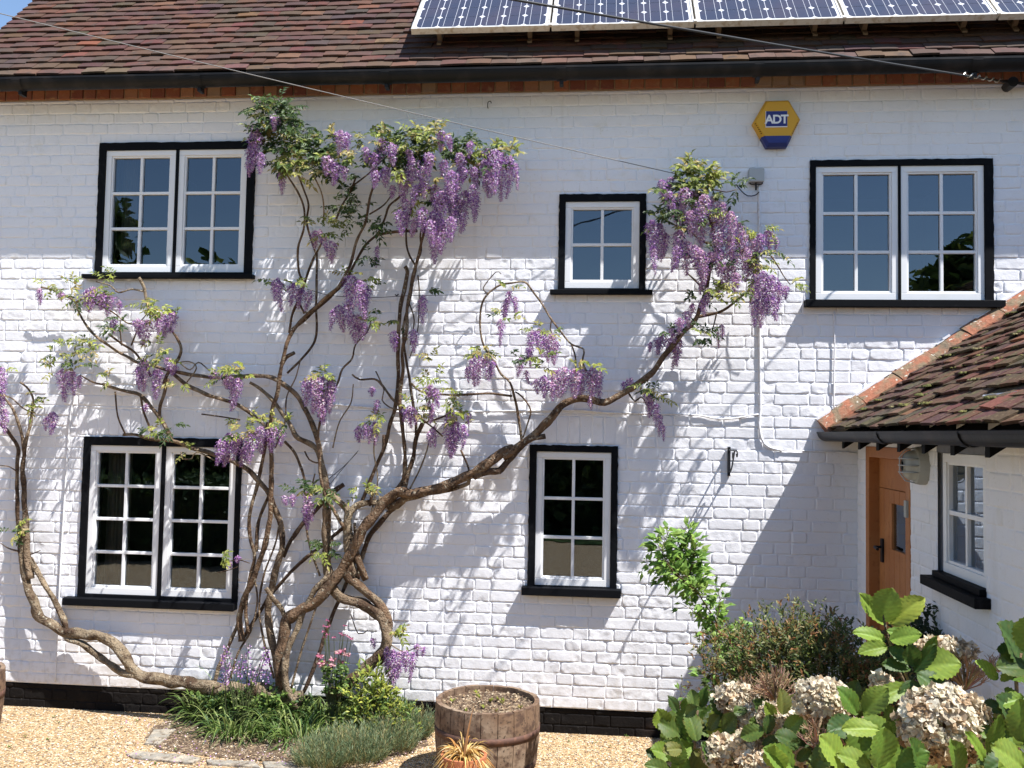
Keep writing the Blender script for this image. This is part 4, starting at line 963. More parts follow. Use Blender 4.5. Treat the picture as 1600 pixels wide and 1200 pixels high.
RAC = [(3,575,62,16),(-4,610,80,22),(8,640,40,12),(83,645,36,18),(73,652,22,10),(62,452,26,12),(94,456,16,12),(147,450,40,22),(135,455,26,14),(172,462,34,20),(160,458,28,16),(186,470,22,10),(178,500,22,12),(216,500,30,18),(232,502,40,24),(250,490,34,22),(268,488,34,20),(260,500,30,16),(226,562,52,20),(216,575,35,14),(246,578,48,20),(272,570,18,16),(262,560,20,12),(98,578,52,22),(112,580,40,16),(124,588,20,10),(335,582,20,14),(352,585,24,16),(372,592,52,20),(362,590,30,12),(228,632,12,8),
(346,688,40,18),(358,678,52,22),(372,680,40,18),(392,675,50,22),(408,668,42,24),(428,668,40,22),(440,670,28,14),(382,700,30,16),(434,436,54,18),(428,440,32,12),(458,443,36,18),(470,450,34,16),(483,455,32,15),(492,362,28,17),(500,360,20,12),(518,378,36,18),(508,372,22,12),
(550,432,50,28),(562,440,60,26),(545,470,40,20),(530,478,42,20),(522,485,32,12),(557,492,46,26),(568,505,28,16),(572,450,40,18),(661,462,46,15),(615,518,32,15),(646,516,36,13),(590,385,34,7),
(396,195,55,16),(402,205,66,18),(392,230,50,14),(408,240,34,14),(436,172,34,18),(430,180,26,14),(440,268,38,13),(532,205,38,20),(542,208,32,14),(512,245,32,18),(524,255,36,20),(538,262,22,12),
(598,218,40,20),(585,240,34,16),(572,232,24,14),(612,225,36,18),(588,268,28,16),(602,262,32,18),(632,268,50,22),(648,250,46,24),(662,262,50,22),(694,252,24,16),(634,312,46,20),(626,330,40,18),(690,205,34,16),(700,212,26,12),(735,222,26,12),(718,240,40,18),(722,262,50,20),(706,268,50,22),(762,232,58,20),(774,235,72,24),(786,240,76,22),(797,245,66,16),(806,256,42,10),(757,250,60,18),(740,290,44,18),(728,300,52,22),(742,305,44,16),(702,290,60,24),(690,300,60,24),(712,310,50,24),(678,330,60,24),(690,345,54,24),(672,345,42,18),(680,372,42,18),(706,340,40,20),(660,325,40,18),(648,342,30,14),(740,262,34,16),(680,290,40,18),(724,335,30,16),(670,240,30,18),(640,235,26,14),(614,290,22,12),(650,290,34,16),(765,280,30,12),
(1035,282,36,16),(1048,278,30,14),(1012,350,40,12),(1020,345,60,18),(1030,350,56,18),(1040,365,44,14),(1020,385,44,12),(1046,300,40,16),(1070,295,40,22),(1085,300,44,22),(1100,305,60,24),(1116,308,64,24),(1130,318,64,22),(1142,332,56,20),(1155,350,46,18),(1162,362,34,12),(1060,362,58,22),(1073,378,52,22),(1086,385,48,22),(1096,392,52,20),(1058,385,40,14),(1098,420,40,16),(1110,395,40,18),(1125,390,42,20),(1132,412,46,22),(1146,398,44,18),(1150,428,30,18),(1165,388,40,20),(1176,372,34,16),(1188,366,34,16),(1200,362,30,18),(1212,372,20,10),(1180,410,50,20),(1192,425,56,22),(1205,432,58,22),(1190,455,56,20),(1216,442,44,16),(1178,440,34,14),(1180,470,42,14),(1205,465,36,18),(1228,448,20,12),(1125,440,24,14),(1107,452,26,14),(1098,468,26,14),(1082,475,26,12),(1072,488,24,14),(1062,498,24,14),(1050,512,24,14),(1036,522,32,16),(1046,530,26,14),(1062,532,46,16),(1056,540,32,12),(1026,530,24,12),(1016,536,14,8),(1128,508,24,8),(1122,520,24,6),(1080,330,40,20),(1095,345,44,20),(1060,320,36,20),(1140,370,40,18),(1175,400,40,18),(1125,360,44,20),
(832,518,50,16),(842,515,44,18),(852,518,48,18),(862,522,46,16),(870,535,36,12),(828,545,30,10),(814,560,30,12),(822,580,20,8),(868,580,40,20),(882,575,46,22),(898,578,44,22),(912,576,46,18),(926,575,58,18),(936,580,50,14),(850,588,34,18),(838,594,22,14),(862,598,28,14),(922,620,20,6),(985,592,18,12),(975,598,10,8),(738,562,42,16),(748,556,46,18),(760,558,38,16),(770,566,26,12),(730,575,24,10),(796,456,44,12),(804,465,28,10),(790,468,30,10),(782,500,42,12),(788,478,24,10),(1010,608,26,12),(1018,618,34,14),(1026,632,34,12),(1032,648,34,9),(1036,665,24,6),
(480,592,44,20),(492,588,60,24),(505,590,66,24),(518,595,52,16),(500,620,44,22),(672,602,36,16),(680,608,30,14),(676,632,30,12),(640,635,34,16),(632,640,22,12),(648,640,24,12),(582,606,14,10),(590,626,20,10),(560,668,24,14),(572,664,22,14),(586,660,36,12),(580,672,22,10),(704,640,30,18),(700,655,52,20),(712,660,56,22),(724,665,38,14),(705,685,30,18),(678,668,32,12),(672,675,24,10),(732,645,20,8),(445,776,14,10),(458,774,18,12),(480,768,40,12),(478,790,38,14),(486,785,30,12),
(604,1012,40,10),(614,1016,52,16),(624,1020,40,16),(634,1018,32,14),(645,1020,46,12),(652,1008,18,12),(662,1012,14,8),(583,998,16,8),(618,1035,40,12),(372,870,10,8),(360,880,8,6)]
areas = sorted(range(len(RAC)), key=lambda i: -RAC[i][2]*RAC[i][3]); big = set(areas[:98]); rest = MB()
PINKZ = lambda x, y: 1.0 if (x, y) in () else (.9 if (860 < x < 940 or 1060 < x < 1180 or 220 < x < 240 or 480 < x < 520) else .2)
for i, (x, y, L, wd) in enumerate(RAC):
    q = rgw.uniform(.14, .34) if y < 560 else rgw.uniform(.12, .26)
    if x > 1000 and y < 500: q = rgw.uniform(.26, .50)
    if y < 350 and x < 830: q = rgw.uniform(.34, .56)
    if 720 < x < 960 and y > 500: q = rgw.uniform(.18, .34)
    if x < 300: q = rgw.uniform(.10, .22)
    P = W(x, y, q); k_ = (D-q)/F
    mb = MB() if i in big else rest
    raceme(mb, P, L*k_*1.03, wd*k_*1.12, rgw, dens=1.0 if wd > 12 else .8, pink=PINKZ(x, y))
    if i in big: part(mb, 'flower_cluster', 'petal', wist, base=wbase)
o = part(rest, 'flower_cluster', 'petal', wist, base=wbase); o['kind'] = 'stuff'

# ---- leaves
def leaf4(mb, P, d, n, L, wd, c, fold=.25, curl=.0):
    d = d.normalized(); s = d.cross(n)
    if s.length < 1e-4: s = d.orthogonal()
    s.normalize(); n = s.cross(d).normalized()
    m_ = P+d*L*.45; t = P+d*L-n*L*curl
    mb.add([P, m_-s*wd*.5+n*wd*fold, m_, m_+s*wd*.5+n*wd*fold, t], [(0, 1, 2), (0, 2, 3), (1, 4, 2), (2, 4, 3)], [c, tuple(v*.95 for v in c), c, tuple(v*1.05 for v in c), c])
LG = [(.23, .27, .05), (.31, .34, .06), (.19, .22, .045), (.11, .15, .03), (.32, .30, .09), (.34, .27, .10)]
LD = [(.035, .065, .015), (.05, .085, .02), (.07, .11, .025), (.04, .075, .025)]
def compound(mb, P, d, L, rg, pal, ll=.038):
    d = d.normalized(); n = rg.randint(4, 6); pts = []; c0 = rg.choice(pal)
    for k in range(n+1):
        t = k/n; pts.append(P+d*L*t-Vector((0, 0, 1))*L*.35*t*t)
    mb.tube(pts, .0012, 3, c=(.2, .2, .08), cap=False)
    for k in range(1, n+1):
        t = (pts[k]-pts[k-1]).normalized(); sd = t.cross(Vector((0, -.6, .8))); 
        if sd.length < .05: sd = Vector((1, 0, 0))
        sd.normalize()
        for sg in ((-1, 1) if k < n else (0,)):
            dd = (t*.55+sd*sg*.9+Vector((rg.uniform(-.25, .25), rg.uniform(-.2, .2), rg.uniform(-.55, .0)))) if sg else t
            f = rg.uniform(.75, 1.3); c = tuple(v*f for v in (c0 if rg.random() < .7 else rg.choice(pal)))
            leaf4(mb, pts[k], dd, Vector((rg.uniform(-.5, .5), -.7, .7)), ll*rg.uniform(.7, 1.2), ll*.42, c, curl=.15)
def clump(mb, x, y, r, pal, q=None, dens=1.0, ll=.038):
    q = q if q else (rgw.uniform(.27, .50) if (y < 300 and x < 830) else rgw.uniform(.25, .42) if x > 720 and y < 600 else rgw.uniform(.12, .30))
    if y < 320 and ll < .04: ll = .050; dens = .95; q -= .04
    n = max(3, int(r*r*.028*dens+2))
    for k in range(n):
        a = rgw.uniform(0, 6.28); rr = r*math.sqrt(rgw.random())*.85; P = W(x+rr*math.cos(a), y+rr*math.sin(a), max(.03, q+rgw.uniform(-.06, .08)))
        d = Vector((math.cos(a)*.7+rgw.uniform(-.6, .6), rgw.uniform(-.9, .1), rgw.uniform(-.2, .9)-.3*math.sin(a)))
        compound(mb, P, d, rgw.uniform(.05, .11), rgw, pal, ll)
lf = MB()
MIX = LG+LD
for x, y, r, p in [(425,175,26,LD),(445,215,28,LD),(465,250,24,MIX),(440,245,20,LD),(505,235,24,LD),(520,262,20,MIX),(600,240,22,MIX),(630,232,22,LD),(655,228,22,MIX),(680,235,18,LD),(745,245,20,MIX),(775,250,16,LD),(640,262,18,LD),(705,248,16,MIX),(590,258,14,LD),(1085,285,22,MIX),(1070,325,18,LD),(1150,345,12,MIX),(1105,330,14,MIX),(405,165,16,MIX),(432,162,18,LD),(445,185,22,LD),(425,190,20,LG),(415,215,20,MIX),(440,225,24,LG),(462,235,26,LG),(455,262,20,LG),(470,205,14,LD),(482,240,18,MIX),(500,228,18,LD),(512,212,14,LG),(520,228,14,LD),(535,275,14,LD),(500,260,18,MIX),(420,200,14,LD),(560,245,10,LG),
 (580,222,14,LG),(600,222,16,MIX),(622,215,14,LD),(640,218,18,LG),(660,212,14,LG),(690,202,14,LG),(678,222,16,LG),(650,240,16,LD),(620,250,14,LD),(700,235,12,LD),(720,255,14,MIX),(745,232,16,LD),(765,235,16,LG),(780,242,14,LG),(735,255,14,LG),(795,240,10,LG),(610,268,12,LG),(655,300,12,LG),(670,288,10,LG),(530,322,16,LD),(545,305,10,LD),(575,352,16,LD),(560,345,12,LD),(590,345,10,LD),(505,357,18,LG),(492,348,10,LG),(528,368,10,LG),(640,325,10,LG),(690,318,12,LD),(560,320,12,LD),(550,330,10,MIX),(580,395,8,LD),(575,415,8,LD),
 (1078,268,18,LG),(1095,270,18,LG),(1108,280,14,LG),(1065,285,18,MIX),(1080,300,16,LG),(1090,285,16,LG),(1060,310,16,LD),(1050,330,16,LD),(1062,350,16,LD),(1078,352,16,LG),(1085,335,10,LG),(1030,335,10,LD),(1035,350,10,MIX),(1045,300,10,MIX),(1110,300,12,LG),(1145,292,8,LD),(1188,360,10,LG),(1165,382,12,LG),(1190,392,10,MIX),(1112,400,12,LD),(1130,380,8,LG),(1190,412,12,LG),(1120,458,14,LG),(1138,462,14,LG),(1150,455,10,MIX),(1170,425,12,LG),(1092,465,12,LD),(1102,527,12,LD),(1095,520,8,MIX),(1045,522,8,LD),(1238,443,8,LG),(1210,390,8,MIX),(1130,420,10,LD),(1155,410,10,MIX),(1080,400,8,LD),
 (72,448,10,LG),(110,450,12,LG),(120,462,12,MIX),(128,545,16,LG),(108,548,16,LG),(90,550,10,LG),(85,578,8,LG),(140,540,10,MIX),(120,570,12,MIX),(242,478,14,LG),(228,482,12,LG),(255,485,10,LG),(275,492,8,MIX),(180,512,12,MIX),(190,500,8,LD),(242,548,14,MIX),(252,560,12,MIX),(165,442,10,LG),(170,455,8,LG),(370,578,12,LG),(362,585,10,LG),(385,580,10,LG),(345,590,8,MIX),(170,592,8,LG),(280,600,6,LG),
 (182,435,6,LG),(150,465,8,MIX),(430,440,6,LG),(460,443,6,LG),(548,432,10,LG),(565,437,10,LG),(578,445,8,MIX),(580,502,10,LG),(592,495,6,LD),(505,585,10,LG),(515,590,8,LG),(380,668,14,LG),(398,662,12,LG),(365,675,10,MIX),(420,660,10,LG),(440,670,8,LG),(449,660,8,MIX),(693,618,12,LG),(700,610,6,LG),(720,648,12,LG),(728,655,8,LG),(670,598,10,LG),(682,592,8,LG),(470,765,12,LD),(498,770,12,LD),(485,762,10,LG),(240,676,12,LD),(252,672,8,LG),(272,670,8,LD),(296,702,8,LG),(750,553,10,LG),(757,548,6,LG),(792,450,8,LG),(782,495,8,MIX),(798,498,6,LG),(845,560,10,LG),(848,575,8,LG),(803,560,10,LD),(900,575,8,LG),(928,572,8,LG),(840,515,6,LG),(860,520,6,LG),(1022,612,10,LD),(1028,625,8,LG),(1010,605,6,LG),(20,828,12,MIX),(28,835,8,LD),(50,622,10,LG),(60,640,6,LG),(5,578,10,LG),(8,630,8,LG),(565,768,8,LG),(575,765,6,LG),(510,852,10,LD),(515,865,8,LD),(500,860,8,LG),(345,872,6,MIX),(622,985,8,LG),(613,990,6,LG),(1152,292,6,LD),(640,640,10,LG),(655,640,8,LG),(582,655,8,LG),(590,655,6,LG),(505,590,8,LG),(675,560,4,LG),(665,453,7,LD),(625,505,6,MIX),(503,775,8,LG)]:
    clump(lf, x, y, r, p)
part(lf, 'foliage', 'leaf', wist, base=wbase)

# ================================================================== GROUND DETAILS
z0 = .006
# soil bed with litter
bed = [GND(x, y, 0) for x, y in [(240, 1135), (300, 1118), (480, 1125), (660, 1140), (670, 1165), (600, 1190), (480, 1196), (330, 1183), (250, 1172), (225, 1155)]]
mb = MB(); mb.add([(p.x, p.y, .0035) for p in bed], [tuple(range(len(bed)))]); o = mb.build('soil_bed', M['soil']); o['kind'] = 'structure'
# pebbles
mb = MB(); rgg = random.Random(31)
PC = [(.58, .43, .24), (.64, .52, .35), (.42, .28, .16), (.48, .33, .19), (.70, .64, .54), (.30, .19, .11), (.58, .47, .32), (.20, .15, .11), (.36, .31, .25)]
for k in range(15000):
    x = rgg.uniform(-4.6, 3.2); y = -rgg.random()**.8*1.5
    if -.02 < -y < .0: continue
    s = rgg.uniform(.004, .0085); h = s*.7; c = rgg.choice(PC); f = rgg.uniform(.8, 1.15); c = tuple(v*f for v in c); a = rgg.random()*3
    ca, sa = math.cos(a)*s, math.sin(a)*s; e = rgg.uniform(.6, .95)
    mb.add([(x+ca, y+sa, .002), (x-sa*e, y+ca*e, .002), (x-ca, y-sa, .002), (x+sa*e, y-ca*e, .002), (x+ca*.5-sa*.4, y+sa*.5+ca*.4, h), (x-ca*.5-sa*.4, y-sa*.5+ca*.4, h), (x-ca*.5+sa*.4, y-sa*.5-ca*.4, h), (x+ca*.5+sa*.4, y+sa*.5-ca*.4, h)],
           [(0, 1, 5, 4), (1, 2, 6, 5), (2, 3, 7, 6), (3, 0, 4, 7), (4, 5, 6, 7)], c)
o = mb.build('gravel', M['pebble']); o['kind'] = 'stuff'
GP_ = [(.08, .15, .03), (.14, .2, .05)]
# litter flakes on soil
mb = MB()
for k in range(1500):
    px, py = rgg.uniform(235, 660), rgg.uniform(1128, 1192); P = GND(px, py, .011); s = rgg.uniform(.004, .011)
    c = rgg.choice([(.30, .2, .12), (.45, .34, .22), (.18, .11, .07), (.12, .08, .05)]); leaf4(mb, P, Vector((rgg.uniform(-1, 1), rgg.uniform(-1, 1), .1)), Vector((rgg.uniform(-.4, .4), 0, 1)), s*2, s, c)
o = mb.build('leaf_litter', M['dry']); o['kind'] = 'stuff'
mb = MB()
for k in range(420):
    px, py = rgg.uniform(180, 690), rgg.uniform(1118, 1198); P = GND(px, py, .012); leaf4(mb, P, Vector((rgg.uniform(-1, 1), rgg.uniform(-1, 1), .2)), Vector((rgg.uniform(-.5, .5), 0, 1)), .013, .010, rgg.choice(PET))
for k in range(60):
    P = GND(rgg.uniform(0, 1060), rgg.uniform(1120, 1198), .004)
    for j in range(4): leaf4(mb, P, Vector((rgg.uniform(-1, 1), rgg.uniform(-1, 1), .5)), Vector((0, 0, 1)), .022, .008, rgg.choice(GP_))
o = mb.build('fallen_petals', M['dry']); o['kind'] = 'stuff'
def slab(pts, label):
    pts = [(a+rgg.uniform(-4, 4), b+rgg.uniform(-1.5, 1.5)) for a, b in pts]
    P = [GND(x, y, .03) for x, y in pts]; mb = MB(); n = len(P)
    mb.add([(p.x, p.y, -.01) for p in P]+[(p.x, p.y, .015+rgg.uniform(-.004, .004)) for p in P], [tuple(range(n, 2*n))]+[(i, (i+1) % n, n+(i+1) % n, n+i) for i in range(n)])
    c = sum(P, Vector())/n; o = single(mb, 'edging_stone', 'stone', label, 'stone', Vector((c.x, c.y, 0)), 'stones edging the flower bed'); bevel(o, .006)
slab([(242, 1136), (277, 1134), (262, 1150), (248, 1158), (228, 1157)], 'pale flat stone at the back left corner of the flower bed')
slab([(198, 1172), (215, 1170), (290, 1173), (318, 1179), (300, 1186), (205, 1179)], 'long grey edging stone at the front left of the flower bed')
slab([(322, 1180), (400, 1183), (405, 1192), (325, 1188)], 'grey edging stone before the middle of the strap leaved plants')
slab([(408, 1184), (480, 1186), (486, 1199), (410, 1194)], 'grey edging stone beside the blue green mound')

# ---- barrel planters
def barrel(C, rt, h, label):
    t = thing('barrel_planter', C, label, 'planter', 'half barrel planters against the wall'); rg = random.Random(int(abs(C[0])*100)); cx, cy, _ = C
    n = 20; mb = MB()
    prof = [(0, .86), (.25*h, .94), (.5*h, .985), (.78*h, 1.0), (h, .985)]
    for k in range(n):
        a0, a1 = 2*math.pi*(k+.02)/n, 2*math.pi*(k+.98)/n; dz = rg.uniform(-.003, .003); cc = rg.uniform(.9, 1.0); dr = rg.uniform(-.0015, .0015)
        vs = []; S_ = 3
        for (z, f) in prof:
            for j in range(S_+1):
                a = a0+(a1-a0)*j/S_; r_ = rt*f+dr; vs.append((cx+r_*math.cos(a), cy+r_*math.sin(a), z+(dz if z == h else 0)))
            for j in range(S_+1):
                a = a0+(a1-a0)*j/S_; r_ = rt*f-.026; vs.append((cx+r_*math.cos(a), cy+r_*math.sin(a), z+(dz if z == h else 0)))
        m_ = 2*(S_+1); fs = []
        for i in range(len(prof)-1):
            for j in range(S_):
                fs += [(i*m_+j, i*m_+j+1, (i+1)*m_+j+1, (i+1)*m_+j), (i*m_+S_+1+j, (i+1)*m_+S_+1+j, (i+1)*m_+S_+2+j, i*m_+S_+2+j)]
            fs += [(i*m_, (i+1)*m_, (i+1)*m_+S_+1, i*m_+S_+1), (i*m_+S_, i*m_+2*S_+1, (i+1)*m_+2*S_+1, (i+1)*m_+S_)]
        i = len(prof)-1
        for j in range(S_): fs.append((i*m_+j, i*m_+j+1, i*m_+S_+2+j, i*m_+S_+1+j))
        mb.add(vs, fs)
    part(mb, 'staves', 'stave', t)
    for zc_ in (.25*h, .66*h):
        mb = MB(); nn = 48; vs = []
        for z in (zc_-.02, zc_+.02):
            f = np.interp(z, [p[0] for p in prof], [p[1] for p in prof])
            for k in range(nn): a = 2*math.pi*k/nn; r_ = rt*f+.004; vs.append((cx+r_*math.cos(a), cy+r_*math.sin(a), z))
        mb.add(vs, [(k, (k+1) % nn, nn+(k+1) % nn, nn+k) for k in range(nn)]); o = part(mb, 'hoop', 'hoop', t, smooth=True)
        sm = o.modifiers.new('s', 'SOLIDIFY'); sm.thickness = .003
    mb = MB(); N_ = 26; vs = []; fs = []; rr = rt*.98-.022
    for i in range(N_+1):
        for k in range(40):
            a = 2*math.pi*k/40; r_ = rr*i/N_; vs.append((cx+r_*math.cos(a), cy+r_*math.sin(a), h-.035+rg.uniform(-.006, .008)))
    for i in range(N_):
        for k in range(40): fs.append((i*40+k, i*40+(k+1) % 40, (i+1)*40+(k+1) % 40, (i+1)*40+k))
    mb.add(vs, fs); part(mb, 'soil', 'soil', t)
    mb = MB()
    for k in range(350):
        a = rg.uniform(0, 6.28); r_ = rr*.97*math.sqrt(rg.random()); P = Vector((cx+r_*math.cos(a), cy+r_*math.sin(a), h-.026)); s = rg.uniform(.004, .011)
        c = rg.choice([(.5, .38, .24), (.35, .24, .14), (.22, .14, .09), (.6, .5, .36)]); leaf4(mb, P, Vector((rg.uniform(-1, 1), rg.uniform(-1, 1), .2)), Vector((rg.uniform(-.5, .5), 0, 1)), s*2, s*1.2, c)
    for k in range(14):
        a = rg.uniform(0, 6.28); r_ = rr*.8*math.sqrt(rg.random()); P = Vector((cx+r_*math.cos(a), cy+r_*math.sin(a), h-.03))
        for j in range(5): leaf4(mb, P, Vector((rg.uniform(-1, 1), rg.uniform(-1, 1), .8)), Vector((0, 0, 1)), .03, .012, rg.choice(LG))
    part(mb, 'leaf_litter', 'dry', t)
    return t
bz = .43; Pb = GND(762, 1096, bz)
barrel((Pb.x, Pb.y, 0), .5*162*(Pb.y+D)/F, bz+.015, 'weathered oak half barrel planter of bare soil left of centre below the narrow window')
Pc = GND(5, 1056, bz); rb = .31
barrel((Pc.x-rb-.045, Pc.y, 0), rb, bz+.015, 'wooden half barrel planter mostly cut off at the left picture edge')

def W2_(px, py, dep): d = ray(px, py); return CAM+d*(dep/d.y)
# ---- dried plant in terracotta pot in front of the barrel
Pp = W2_(725, 1172, 4.86); pot = thing('potted_plant', (Pp.x, Pp.y, 0), 'terracotta pot of dried yellow straw leaves in front of the barrel planter', 'potted plant')
mb = MB(); n = 28; PH = Pp.z-.02; pr = [(0, .075), (PH-.04, .105), (PH-.04, .118), (PH, .12), (PH, .106), (PH-.03, .10)]; vs = []
for z, r_ in pr:
    for k in range(n): a = 2*math.pi*k/n; vs.append((Pp.x+r_*math.cos(a), Pp.y+r_*math.sin(a), z))
mb.add(vs, [(i*n+k, i*n+(k+1) % n, (i+1)*n+(k+1) % n, (i+1)*n+k) for i in range(len(pr)-1) for k in range(n)]+[tuple((len(pr)-1)*n+k for k in range(n))]); part(mb, 'pot', 'terra', pot)
def blade(mb, P, a, L, wd, c, rise=.7, droop=1.0, n=7, tipc=None, tw=0):
    h = Vector((math.cos(a), math.sin(a), 0)); s = Vector((-h.y, h.x, 0)); vs = []; cs = []
    for k in range(n+1):
        t = k/n; pos = P+h*L*(t*(1-rise*.4)+t*t*.25*droop)*.75+Vector((0, 0, L*(rise*t*1.15-droop*t*t*.85)))
        w2 = wd*.5*(1-t**2.2)*(.6+.8*t*(1-t)*2); pos.z = max(pos.z, .012+.004*t)
        sx = s*math.cos(tw*t)+Vector((0, 0, 1))*math.sin(tw*t)
        vs += [pos-sx*w2, pos+Vector((0, 0, -w2*.5)), pos+sx*w2]; cc = c if not tipc else tuple(c[i]*(1-t)+tipc[i]*t for i in range(3)); cs += [cc]*3
    fs = []
    for k in range(n): b = 3*k; fs += [(b, b+1, b+4, b+3), (b+1, b+2, b+5, b+4)]
    mb.add(vs, fs, cs)
mb = MB(); DC = [(.62, .40, .13), (.70, .50, .20), (.50, .30, .10), (.44, .22, .07), (.66, .52, .28)]
for k in range(260):
    a = rgg.uniform(0, 6.28); P = Vector((Pp.x+.05*math.cos(a)*rgg.random(), Pp.y+.05*math.sin(a)*rgg.random(), PH-.02)); blade(mb, P, a, rgg.uniform(.09, .21), rgg.uniform(.007, .015), rgg.choice(DC), rise=rgg.uniform(.5, 1.1), droop=rgg.uniform(.8, 1.7), tw=rgg.uniform(-2, 2))
for k in range(8):
    a = rgg.uniform(0, 6.28); blade(mb, Vector((Pp.x, Pp.y, PH-.02)), a, rgg.uniform(.18, .26), .009, (.14, .18, .05), rise=.7, droop=1.3, tipc=(.5, .4, .15))
blade(mb, Vector((Pp.x, Pp.y, PH-.02)), 1.2, .22, .014, (.35, .18, .08), rise=1.2, droop=.3)
part(mb, 'dry_leaves', 'dry', pot)

# ---- bed plants
def strap_clump(px, py, n, L_, label, pal, q=None, group=None, flowers=0, spread=.12, wd=.011):
    L_ = L_*1.75; n = int(n*1.9); spread *= 1.25; P0 = GND(px, py, 0); t = thing('bluebell_clump', P0, label, 'plant', group); rg = random.Random(px*7+py); mb = MB()
    for k in range(n):
        a = rg.uniform(0, 6.28); r_ = spread*math.sqrt(rg.random()); P = P0+Vector((r_*math.cos(a)*1.5, r_*math.sin(a)*.8, .008)); P.y = min(P.y, -.05)
        f = rg.uniform(.7, 1.25); blade(mb, P, a+rg.uniform(-1, 1), L_*rg.uniform(.5, 1.15), wd*rg.uniform(.7, 1.3), tuple(v*f for v in rg.choice(pal)), rise=rg.uniform(.6, 1.25), droop=rg.uniform(.7, 1.5), tipc=(.16, .2, .06) if rg.random() < .3 else None)
    part(mb, 'leaves', 'leaf', t)
    for k in range(flowers):
        mb = MB(); a = rg.uniform(0, 6.28); P = P0+Vector((rg.uniform(-.14, .14), rg.uniform(-.06, .04), 0)); H = rg.uniform(.26, .40); lean = Vector((rg.uniform(-.08, .08), rg.uniform(-.05, .02), 0))
        pts = [P+lean*(t_/6)**2+Vector((0, 0, H*t_/6)) for t_ in range(7)]; mb.tube(pts, .003, 5, c=(.12, .15, .07))
        for j in range(13):
            t_ = .55+.45*j/13; Q = P+lean*t_*t_+Vector((0, 0, H*t_)); aa = j*2.2; d = Vector((math.cos(aa), math.sin(aa), -.5)).normalized(); c = rg.choice([(.20, .16, .46), (.28, .22, .52), (.30, .18, .44)])
            E_ = Q+d*.018
            for m2 in range(4):
                b = m2*1.57; s = Vector((math.cos(b), math.sin(b), -.4))*.006; leaf4(mb, E_, (d*.5+s*60*.01+s*80).normalized(), d, .015, .008, c)
        part(mb, 'flower_stalk', 'petal', t)
    return t
GP = [(.08, .15, .03), (.12, .20, .04), (.18, .26, .06), (.05, .10, .03), (.25, .30, .09)]
strap_clump(335, 1125, 110, .20, 'strappy green clump at the left end of the flower bed', GP)
strap_clump(380, 1120, 130, .24, 'strappy green clump with purple bells left of the trunk base', GP, flowers=9)
strap_clump(430, 1135, 170, .22, 'dense strappy green clump right before the trunk base', GP)
strap_clump(375, 1150, 110, .18, 'low strappy green clump at the front of the bed beside the stone', GP)
strap_clump(500, 1135, 150, .22, 'strappy green clump between the trunk base and the yellow green shrub', GP)
# ivy-like broad leaves around the trunk base
def bush(name, cx, cy, rx, rz, ry, q, n, ls, pal, label, cat, stems=12, elong=2.4, tips=None, tipp=.2, mat_='leaf', lowcut=True, glossy=False, holes=0):
    C_ = W(cx, cy, q); t = thing(name, Vector((C_.x, C_.y, 0)), label, cat); rg = random.Random(int(cx+cy)); mb = MB(); k_ = (D-q)/F; RX, RZ, RY = rx*k_, rz*k_, ry
    lobes = [(rg.gauss(0, .42), rg.gauss(0, .42), rg.gauss(0, .42), rg.uniform(.28, .55)) for _ in range(22)]
    ns = MB(); cnt = 0
    while cnt < n:
        l = rg.choice(lobes); v = Vector((rg.gauss(0, 1), rg.gauss(0, 1), rg.gauss(0, 1))).normalized()*l[3]*rg.uniform(.55, 1.0)+Vector(l[:3])
        if rg.random() < .42: v = Vector((rg.gauss(0, 1), rg.gauss(0, 1), rg.gauss(0, 1))).normalized()*rg.uniform(.6, .95); v = v*(1+.22*math.sin(v.x*7+1)*math.cos(v.y*5)+.12*math.sin(v.x*17+v.z*11))
        if v.length > 1.22: continue
        P = C_+Vector((v.x*RX, v.y*RY, v.z*RZ))
        if P.z < .02 or P.y > -.03: continue
        d = (Vector((v.x, v.y-.2, v.z+.55)).normalized()+Vector((rg.uniform(-.8, .8), rg.uniform(-.8, .8), rg.uniform(-.6, .8)))).normalized()
        pal_ = tips if (tips and rg.random() < tipp and v.length > .55) else pal
        # sprig of 4 leaves
        for j in range(4):
            c = rg.choice(pal_); f = rg.uniform(.75, 1.3); dd = (d+Vector((rg.uniform(-1, 1), rg.uniform(-1, 1), rg.uniform(-.7, .7)))*.9).normalized()
            leaf4(mb, P+d*j*ls*.35, dd, Vector((rg.uniform(-.5, .5), -.5, 1)), ls*rg.uniform(.7, 1.2), ls/elong, tuple(x*f for x in c), fold=.2, curl=.12)
        cnt += 1
    part(mb, 'foliage', mat_, t)
    for k in range(stems):
        a = rg.uniform(0, 6.28); r_ = math.sqrt(rg.random())*.8; E_ = C_+Vector((r_*math.cos(a)*RX, rg.uniform(-.6, .6)*RY, rg.uniform(.1, .8)*RZ)); E_.y = min(E_.y, -.04)
        B_ = Vector((C_.x+rg.uniform(-.1, .1)*RX*2, C_.y+rg.uniform(-.1, .1), 0)); ns.tube([B_, B_.lerp(E_, .5)+Vector((0, 0, .03)), E_], [.006, .004, .002], 5, c=(.12, .08, .05))
    part(ns, 'stems', 'bark', t)
    return t
bush('low_plant', 395, 1100, 90, 22, .12, .18, 260, .035, GP, 'broad leaved low green plant hugging the twisted trunk base', 'plant', stems=6, elong=1.5)
YG = [(.28, .31, .045), (.36, .37, .07), (.20, .26, .05), (.14, .20, .04), (.10, .15, .035)]
bush('yellow_shrub', 575, 1095, 42, 42, .14, .30, 240, .05, YG, 'small yellow green leafy shrub right of the thick curved trunk', 'shrub', stems=8, elong=3)
bush('green_shrub', 615, 1120, 40, 32, .12, .28, 170, .035, GP+YG[:2], 'thin mixed green plant between the yellow shrub and the barrel', 'shrub', stems=8, elong=3)
